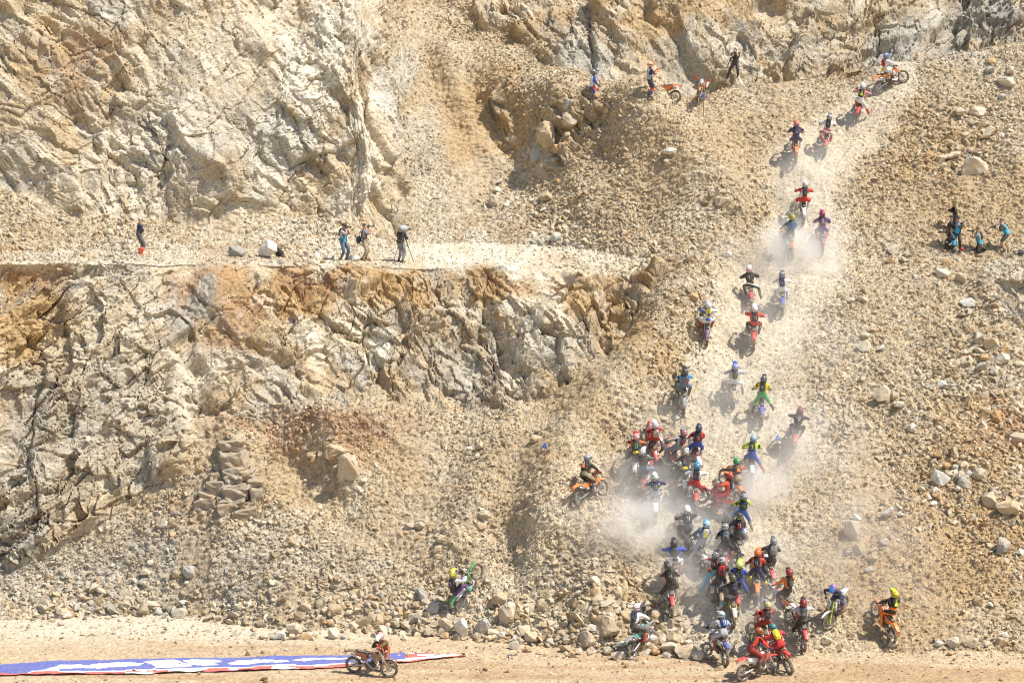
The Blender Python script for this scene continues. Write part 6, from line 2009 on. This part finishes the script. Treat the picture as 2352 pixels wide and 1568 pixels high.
rb = random.Random(21)
NAMED = (
    (540, 588, 46, 33, 'dark', 'rounded dark grey boulder on the terrace, left of the pale one'),
    (614, 593, 48, 46, 'white', 'pale grey-white boulder with the black rucksack leaning on it'),
    (812, 599, 34, 15, 'white', 'flat whitish boulder on the terrace between two photographers'),
    (2237, 402, 74, 50, 'pale', 'largest boulder high on the right slope, rounded and pale'),
    (2183, 362, 58, 22, 'pale', 'flat slab lying just above the large boulder on the right slope'),
    (2160, 372, 30, 20, 'cream', 'block propping the left end of the flat slab, right slope'),
    (2196, 385, 24, 18, 'tan', 'small tan block wedged between the flat slab and the large boulder'),
    (2248, 265, 44, 26, 'pale', 'pale blocky stone high at the right, above the slab'),
    (2262, 315, 50, 30, 'cream', 'tilted cream block below the high pale one on the right slope'),
    (2310, 200, 44, 30, 'pale', 'pale boulder near the crest at the upper right corner'),
    (2270, 172, 30, 20, 'grey', 'greyish stone near the crest left of the corner boulder'),
    (797, 1106, 56, 78, 'cream', 'tall cream boulder standing in the bank under the lower rock face'),
    (770, 1050, 60, 36, 'tan', 'tan boulder perched above the tall cream one'),
    (828, 1132, 30, 24, 'pale', 'small pale stone at the foot of the tall cream boulder'),
    (668, 1250, 30, 22, 'tan', 'tan stone alone in the middle of the left rubble bank'),
    (975, 1378, 44, 36, 'dark', 'dark grey boulder below and left of the rearing green bike'),
    (994, 1406, 36, 30, 'grey', 'grey rounded boulder just under the dark one'),
    (950, 1398, 30, 22, 'tan', 'tan boulder beside the dark grey pair'),
    (1056, 1462, 34, 50, 'white', 'upright white-grey boulder at the toe of the rubble'),
    (1020, 1452, 40, 40, 'cream', 'broad tan boulder left of the upright white one'),
    (1109, 1452, 40, 36, 'grey', 'pointed grey boulder right of the upright white one'),
    (1166, 1432, 46, 60, 'cream', 'large leaning cream block with a crack, right of the grey pointed one'),
    (1146, 1388, 46, 36, 'tan', 'tan block behind and above the leaning cream block'),
    (1180, 1488, 26, 22, 'pale', 'small pale block on the floor under the leaning cream block'),
    (1152, 1468, 26, 20, 'pale', 'pale stone left of the small block on the floor'),
    (1218, 1470, 44, 26, 'cream', 'long low stone at the toe between the two big tan boulders'),
    (1244, 1400, 36, 30, 'tan', 'squat tan boulder half way between crack block and white-jersey rider'),
    (1388, 1456, 74, 46, 'tan', 'biggest tan boulder at the left of the rider in white jersey'),
    (1346, 1478, 48, 34, 'cream', 'sloping block under the biggest tan boulder'),
    (1436, 1426, 42, 28, 'tan', 'split boulder just left of the white-jersey rider'),
    (1420, 1372, 30, 30, 'cream', 'blocky stone stacked above the split boulder'),
    (1400, 1500, 44, 20, 'pale', 'flat pale stone on the floor edge left of the grey and green bike'),
    (1420, 1512, 36, 22, 'pale', 'rounded pale stone touching the floor beside the grey and green bike'),
    (1300, 1498, 30, 22, 'tan', 'tan stone on the floor edge under the sloping block'),
    (1543, 1476, 46, 30, 'tan', 'blocky brown-tan boulder between the two white-jersey riders'),
    (1514, 1476, 40, 30, 'cream', 'cream boulder left of the blocky brown-tan one'),
    (1576, 1508, 58, 34, 'cream', 'broad boulder at the toe, left of the rider in white and blue'),
    (1530, 1498, 52, 26, 'pale', 'long pale boulder at the toe below the blocky brown-tan one'),
    (1602, 1516, 30, 26, 'pale', 'pale stone next to the rear tyre of the blue-tailed bike'),
    (1500, 1426, 36, 26, 'tan', 'tan block below the rider in plain black'),
    (640, 1466, 48, 28, 'white', 'white boulder on the sand at the left toe'),
    (676, 1458, 42, 36, 'cream', 'cream boulder behind the white one on the sand'),
    (698, 1467, 30, 15, 'orange', 'small orange-brown block beside the white boulder on the sand'),
    (765, 1464, 30, 32, 'pale', 'pale boulder at the toe right of the orange-brown block'),
    (764, 1412, 44, 30, 'tan', 'big tan boulder in the toe rubble above the banner bike'),
    (700, 1405, 34, 24, 'cream', 'cream boulder in the toe rubble left of the big tan one'),
    (413, 1416, 42, 26, 'pale', 'wedge-shaped pale boulder in the toe rubble on the left'),
    (325, 1408, 40, 28, 'tan', 'tan boulder left of the wedge-shaped pale one'),
    (147, 1416, 40, 18, 'pale', 'low pale boulder at the far left toe'),
    (215, 1362, 38, 28, 'cream', 'cream boulder up in the far left rubble'),
    (435, 1322, 36, 28, 'grey', 'grey-white boulder in the upper part of the left rubble'),
    (403, 1326, 24, 24, 'tan', 'tan stone left of the grey-white boulder'),
    (335, 1320, 32, 20, 'cream', 'flat cream stone in the upper left rubble'),
    (400, 1210, 34, 24, 'tan', 'block resting under the small stepped outcrop'),
    (378, 1212, 30, 20, 'pale', 'pale block left of the one under the stepped outcrop'),
    (1015, 1244, 36, 20, 'pale', 'flat pale stone on the bank above the rearing green bike'),
    (1113, 1188, 38, 18, 'cream', 'long cream stone on the bank left of the rearing orange bike'),
    (965, 1216, 26, 22, 'cream', 'squarish cream stone on the bank, left of the flat pale one'),
    (936, 1212, 26, 18, 'grey', 'grey stone beside the squarish cream one'),
    (1227, 1016, 36, 22, 'tan', 'tan stone on the bank just above the lone course sign'),
    (1102, 1032, 20, 26, 'cream', 'upright cream stone on the bank under the lower face'),
    (1137, 446, 34, 20, 'pale', 'flat pale boulder in the hollow above the terrace'),
    (1134, 474, 32, 32, 'cream', 'cream boulder under the flat pale one in the hollow'),
    (1253, 462, 36, 28, 'tan', 'brown-tan block in the hollow right of the cream one'),
    (1305, 246, 28, 26, 'grey', 'grey boulder at the lip below the half-hidden marshal'),
    (1257, 330, 54, 62, 'tan', 'big upright slab in the outcrop under the crest'),
    (1310, 288, 46, 34, 'cream', 'cream block right of the upright slab in the outcrop'),
    (1283, 350, 30, 24, 'orange', 'orange-tan block at the foot of the cream block'),
    (1230, 372, 30, 40, 'grey', 'grey block at the lower left of the upright slab'),
    (1542, 354, 48, 18, 'white', 'long whitish slab on the spoil heap left of the track'),
    (1660, 468, 40, 22, 'pale', 'pale slab at the left rim of the upper track'),
    (1273, 556, 28, 24, 'grey', 'square grey block at the back of the terrace strip'),
    (1588, 600, 34, 24, 'pale', 'pale block beside the thin marker stake'),
    (1670, 590, 24, 18, 'white', 'small white block right of the marker stake'),
    (1595, 690, 32, 20, 'orange', 'orange-tan stone at the end of the lower face'),
    (1981, 806, 36, 28, 'pale', 'pale boulder alone on the right slope at mid height'),
    (1981, 694, 28, 16, 'pale', 'small pale stone above the lone boulder on the right slope'),
    (2051, 582, 28, 24, 'pale', 'pale boulder left of the group of photographers'),
    (2080, 600, 26, 18, 'tan', 'tan stone just below the pale boulder near the photographers'),
    (2165, 636, 36, 26, 'pale', 'pale boulder under the kneeling photographer'),
    (2205, 648, 32, 28, 'cream', 'cream boulder right of the one under the kneeling photographer'),
    (2221, 702, 36, 22, 'white', 'whitish boulder left of the short wall at the right edge'),
    (2245, 796, 32, 34, 'pale', 'rounded pale boulder under the short wall at the right edge'),
    (2278, 802, 42, 34, 'cream', 'round cream boulder right of the rounded pale one'),
    (2300, 838, 40, 30, 'pale', 'pale boulder below the round cream one'),
    (2250, 856, 34, 26, 'grey', 'greyish boulder in the coarse patch at the right'),
    (2160, 890, 26, 20, 'white', 'small white boulder in the coarse patch at the right'),
    (2024, 918, 46, 38, 'cream', 'pointed cream boulder on the right slope'),
    (2068, 936, 40, 18, 'pale', 'long pale stone right of the pointed cream boulder'),
    (2098, 992, 30, 24, 'white', 'white stone lower right of the pointed cream boulder'),
    (2050, 920, 20, 26, 'tan', 'upright tan stone between the pointed and the long stones'),
    (2290, 970, 34, 30, 'orange', 'orange-brown boulder at the right edge'),
    (2335, 1018, 46, 30, 'cream', 'cream boulder touching the right edge'),
    (2201, 1052, 42, 30, 'tan', 'tan boulder above the large white one on the right'),
    (2162, 1112, 48, 36, 'white', 'large white boulder on the right slope'),
    (2208, 1104, 34, 28, 'white', 'whitish boulder next to the large white one'),
    (2216, 1120, 34, 26, 'grey', 'grey-white stone beneath the whitish boulder'),
    (2250, 1098, 40, 30, 'pale', 'pale boulder between the whitish one and the right edge'),
    (2278, 1162, 46, 36, 'cream', 'cream boulder above the long box-shaped one'),
    (2315, 1184, 62, 40, 'cream', 'long box-shaped boulder near the right edge'),
    (2298, 1270, 46, 40, 'grey', 'round grey boulder under the long box-shaped one'),
    (2038, 1184, 38, 28, 'white', 'bright white boulder right of the dusty pack'),
    (2150, 1138, 28, 22, 'white', 'small white stone under the large white boulder'),
    (1960, 1232, 40, 56, 'cream', 'leaning cream slab at the right rim of the track'),
    (1976, 1270, 30, 30, 'tan', 'tan block under the leaning cream slab'),
    (2000, 1288, 30, 18, 'tan', 'flat tan stone right of the tan block'),
    (2030, 1250, 20, 16, 'white', 'small white stone right of the leaning cream slab'),
    (2245, 1390, 34, 26, 'tan', 'tan boulder low on the right slope'),
    (2190, 1482, 36, 26, 'pale', 'pale boulder at the toe on the right'),
    (2228, 1484, 40, 24, 'cream', 'cream boulder right of the pale one at the right toe'),
    (2300, 1486, 34, 26, 'tan', 'tan boulder at the toe near the right edge'),
    (2050, 1484, 30, 20, 'pale', 'pale stone under the far right orange bike'),
    (1900, 1478, 30, 18, 'cream', 'cream stone at the toe right of the pack'),
)
for (px, py, w, h, c, lab) in NAMED:
    boulder(px, py, w, h, c, lab, rng=rb)

# smaller stones that lie against the boulders
rs = random.Random(77)
small_n = 0
seen_l = set()
DIRS = {'left of': (-1, 0.1), 'right of': (1, 0.1), 'above': (0.25, -1), 'below': (-0.2, 1)}
for (px, py, w, h, c, lab) in NAMED:
    ref = lab.split(',')[0]
    for cut in (' with ', ' at ', ' near ', ' beside ', ' between ', ' on the ', ' in the '):
        if len(ref.split()) > 8 and cut in ref:
            ref = ref.split(cut)[0]
    if len(ref.split()) > 8 or small_n >= 186:
        continue
    for d in rs.sample(list(DIRS), 2):
        dx, dy = DIRS[d]
        s = rs.uniform(15, min(30, 0.62 * w + 6))
        qx, qy = px + dx * (w * 0.5 + s * 0.75), py + dy * (h * 0.35 + s * 0.7)
        if qy > 1515 or (595 < qy < 640 and qx < 1560) or not (8 < qx < 2344):
            continue
        cc = rs.choice(('tan', 'pale', 'cream', 'grey', 'orange', 'white'))
        lb_ = '%s %s stone just %s the %s' % ('small' if s < 22 else 'mid-sized', 'brown' if cc == 'orange' else cc, d, ref)
        if lb_ in seen_l:
            continue
        seen_l.add(lb_)
        boulder(qx, qy, s, s * rs.uniform(0.55, 0.85), cc, lb_,
                rng=rs, group='stones lying round the boulders', name='stone', mesh=PLAINB[rs.randrange(8)])
        small_n += 1

# ------------------------------------------------------------------ the stepped outcrop in the left bank: courses of jointed blocks
def block_mesh(seed):
    import bmesh
    r = random.Random(seed)
    bm = bmesh.new()
    for x in (-1, 1):
        for y in (-1, 1):
            for z in (-1, 1):
                for k in range(2):
                    bm.verts.new((x * r.uniform(.55, 1.05), y * r.uniform(.5, 1.15), z * r.uniform(.5, 1.08)))
    bmesh.ops.convex_hull(bm, input=bm.verts)
    bmesh.ops.delete(bm, geom=[v for v in bm.verts if not v.link_faces], context='VERTS')
    bmesh.ops.bevel(bm, geom=list(bm.edges), offset=0.08, segments=1, affect='EDGES')
    bmesh.ops.triangulate(bm, faces=bm.faces)
    bmesh.ops.subdivide_edges(bm, edges=[e for e in bm.edges if e.calc_length() > 0.6], cuts=2, use_grid_fill=True)
    bmesh.ops.triangulate(bm, faces=bm.faces)
    for v in bm.verts:
        v.co += v.normal * (math.sin(v.co.x * 4 + seed) * math.sin(v.co.z * 5 + seed) * 0.09 + r.uniform(-.06, .06))
    me = bpy.data.meshes.new('block')
    bm.to_mesh(me)
    bm.free()
    me.shade_flat()
    me.materials.append(MATS['stone_o'])
    return me


OBL = [block_mesh(600 + k) for k in range(8)]
rb2 = random.Random(5)
g0 = ground(530, 1195)
oc = thing('rock_outcrop', 'triangular grey-tan outcrop of stepped, jointed blocks in the left bank', 'rock outcrop', Matrix.Translation(g0))
mpp = (g0.y * CP - (g0.z - CAM_Z) * SP) / FPX
OUT = [(470, 1100), (512, 1038), (548, 1042), (580, 1110), (606, 1168), (560, 1206), (462, 1192)]
row = 1200
while row > 1042:
    hgt = rb2.uniform(15, 32)
    x = 448 + rb2.uniform(-8, 8)
    while x < 612:
        wid = rb2.uniform(18, 52)
        cx0, cy0 = x + wid / 2, row - hgt / 2 + (x - 530) * 0.16
        if in_poly(np.array([cx0]), np.array([cy0]), OUT)[0]:
            o = part('block', OBL[rb2.randrange(8)], oc)
            gx = (cx0 - 530) * mpp
            up_ = (1197 - cy0) * mpp
            o.location = (gx, 0.45 + up_ * 0.66 + abs(gx) * 0.4 + rb2.uniform(-0.16, 0.14), up_ * 0.98)
            o.scale = (wid * mpp * 0.68, 0.62, hgt * mpp * 0.76)
            o.rotation_euler = (rb2.uniform(-0.3, 0.1), math.radians(-9) + rb2.uniform(-0.16, 0.16), rb2.uniform(-0.4, 0.4))
            cc = BCOL[rb2.choice(('tan', 'tan', 'cream'))] * 0.5 + GREY * 0.36 * rb2.uniform(0.8, 1.15)
            o.color = (*[float(q) for q in cc], 1)
        x += wid
    row -= hgt

# ------------------------------------------------------------------ dust thrown up by the wheels
m = bpy.data.materials.new('dust')
m.use_nodes = True
nt = m.node_tree
nt.nodes.clear()
out = nt.nodes.new('ShaderNodeOutputMaterial')
pv = nt.nodes.new('ShaderNodeVolumePrincipled')
nt.links.new(pv.outputs[0], out.inputs['Volume'])
pv.inputs['Color'].default_value = (1.0, 0.985, 0.955, 1)
pv.inputs['Anisotropy'].default_value = 0.1
tc = nt.nodes.new('ShaderNodeTexCoord')
geo = nt.nodes.new('ShaderNodeNewGeometry')
ln = nt.nodes.new('ShaderNodeVectorMath')
ln.operation = 'LENGTH'
nt.links.new(tc.outputs['Object'], ln.inputs[0])
fall = nt.nodes.new('ShaderNodeMapRange')
fall.interpolation_type = 'SMOOTHSTEP'
fall.inputs['From Min'].default_value = 1.0
fall.inputs['From Max'].default_value = 0.1
nt.links.new(ln.outputs['Value'], fall.inputs['Value'])
nzf = noise(nt, geo.outputs['Position'], 0.9, 3, 0.6)
nr = nt.nodes.new('ShaderNodeMapRange')
nr.inputs['From Min'].default_value = 0.36
nr.inputs['From Max'].default_value = 0.66
nt.links.new(nzf, nr.inputs['Value'])
oi = nt.nodes.new('ShaderNodeObjectInfo')
sc_ = nt.nodes.new('ShaderNodeSeparateColor')
nt.links.new(oi.outputs['Color'], sc_.inputs[0])


def mul(a, b):
    n = nt.nodes.new('ShaderNodeMath')
    n.operation = 'MULTIPLY'
    nt.links.new(a, n.inputs[0])
    if hasattr(b, 'links'):
        nt.links.new(b, n.inputs[1])
    else:
        n.inputs[1].default_value = b
    return n.outputs[0]


nt.links.new(mul(mul(mul(fall.outputs[0], nr.outputs[0]), sc_.outputs[0]), 1.35), pv.inputs['Density'])
PUFF = MB().ball((0, 0, 0), (1, 1, 1), 20, 12).mesh('dust_cloud', [m], True)
for (px, py, w, h, dens_) in ((1835, 590, 160, 75, 0.95), (1870, 620, 110, 50, 0.45), (1800, 560, 70, 70, 0.35), (1850, 400, 90, 60, 0.30), (1900, 370, 60, 40, 0.28),
                              (1840, 470, 80, 60, 0.25), (1960, 285, 50, 30, 0.28), (2020, 218, 50, 20, 0.20), (1750, 780, 130, 110, 0.16), (1660, 900, 110, 90, 0.28), (1700, 980, 200, 90, 0.20),
                              (1470, 1240, 150, 110, 0.85), (1440, 1150, 150, 100, 0.30), (1500, 1190, 110, 80, 0.45), (1545, 1130, 110, 90, 0.40), (1740, 1130, 120, 80, 0.85), (1700, 1180, 120, 70, 0.35),
                              (1620, 1240, 150, 110, 0.35), (1600, 1340, 150, 100, 0.42), (1860, 1080, 200, 200, 0.20), (1830, 1060, 70, 70, 0.45), (1910, 1290, 200, 140, 0.16), (1780, 1300, 120, 110, 0.22), (1690, 1390, 150, 80, 0.22),
                              (1780, 1420, 120, 90, 0.18), (1955, 1390, 160, 90, 0.16), (2080, 1400, 120, 90, 0.12), (1335, 1175, 90, 50, 0.22), (1800, 700, 200, 120, 0.12), (1850, 850, 200, 150, 0.12), (1700, 620, 160, 80, 0.15), (1880, 450, 160, 140, 0.12), (1990, 1240, 200, 150, 0.12), (1560, 1010, 200, 110, 0.12), (2080, 1330, 150, 120, 0.10), (1400, 1230, 150, 90, 0.22), (1440, 1090, 90, 60, 0.30), (1075, 1400, 60, 24, 0.3)):
    g = ground(px, min(py + 10, 1500))
    mp_ = (g.y * CP - (g.z - CAM_Z) * SP) / FPX
    o = bpy.data.objects.new('dust_cloud', PUFF)
    col.objects.link(o)
    o.scale = (w * mp_ * 0.95, w * mp_ * 0.75, h * mp_ * 1.0)
    o.rotation_euler = (0.5, 0, 0)
    o.location = g + Vector((0, -0.2, 0.35 + 0.25 * h * mp_))
    o.color = (dens_, 0, 0, 1)
    o['kind'] = 'stuff'
    o['label'] = 'pale dust thrown up by the riders'
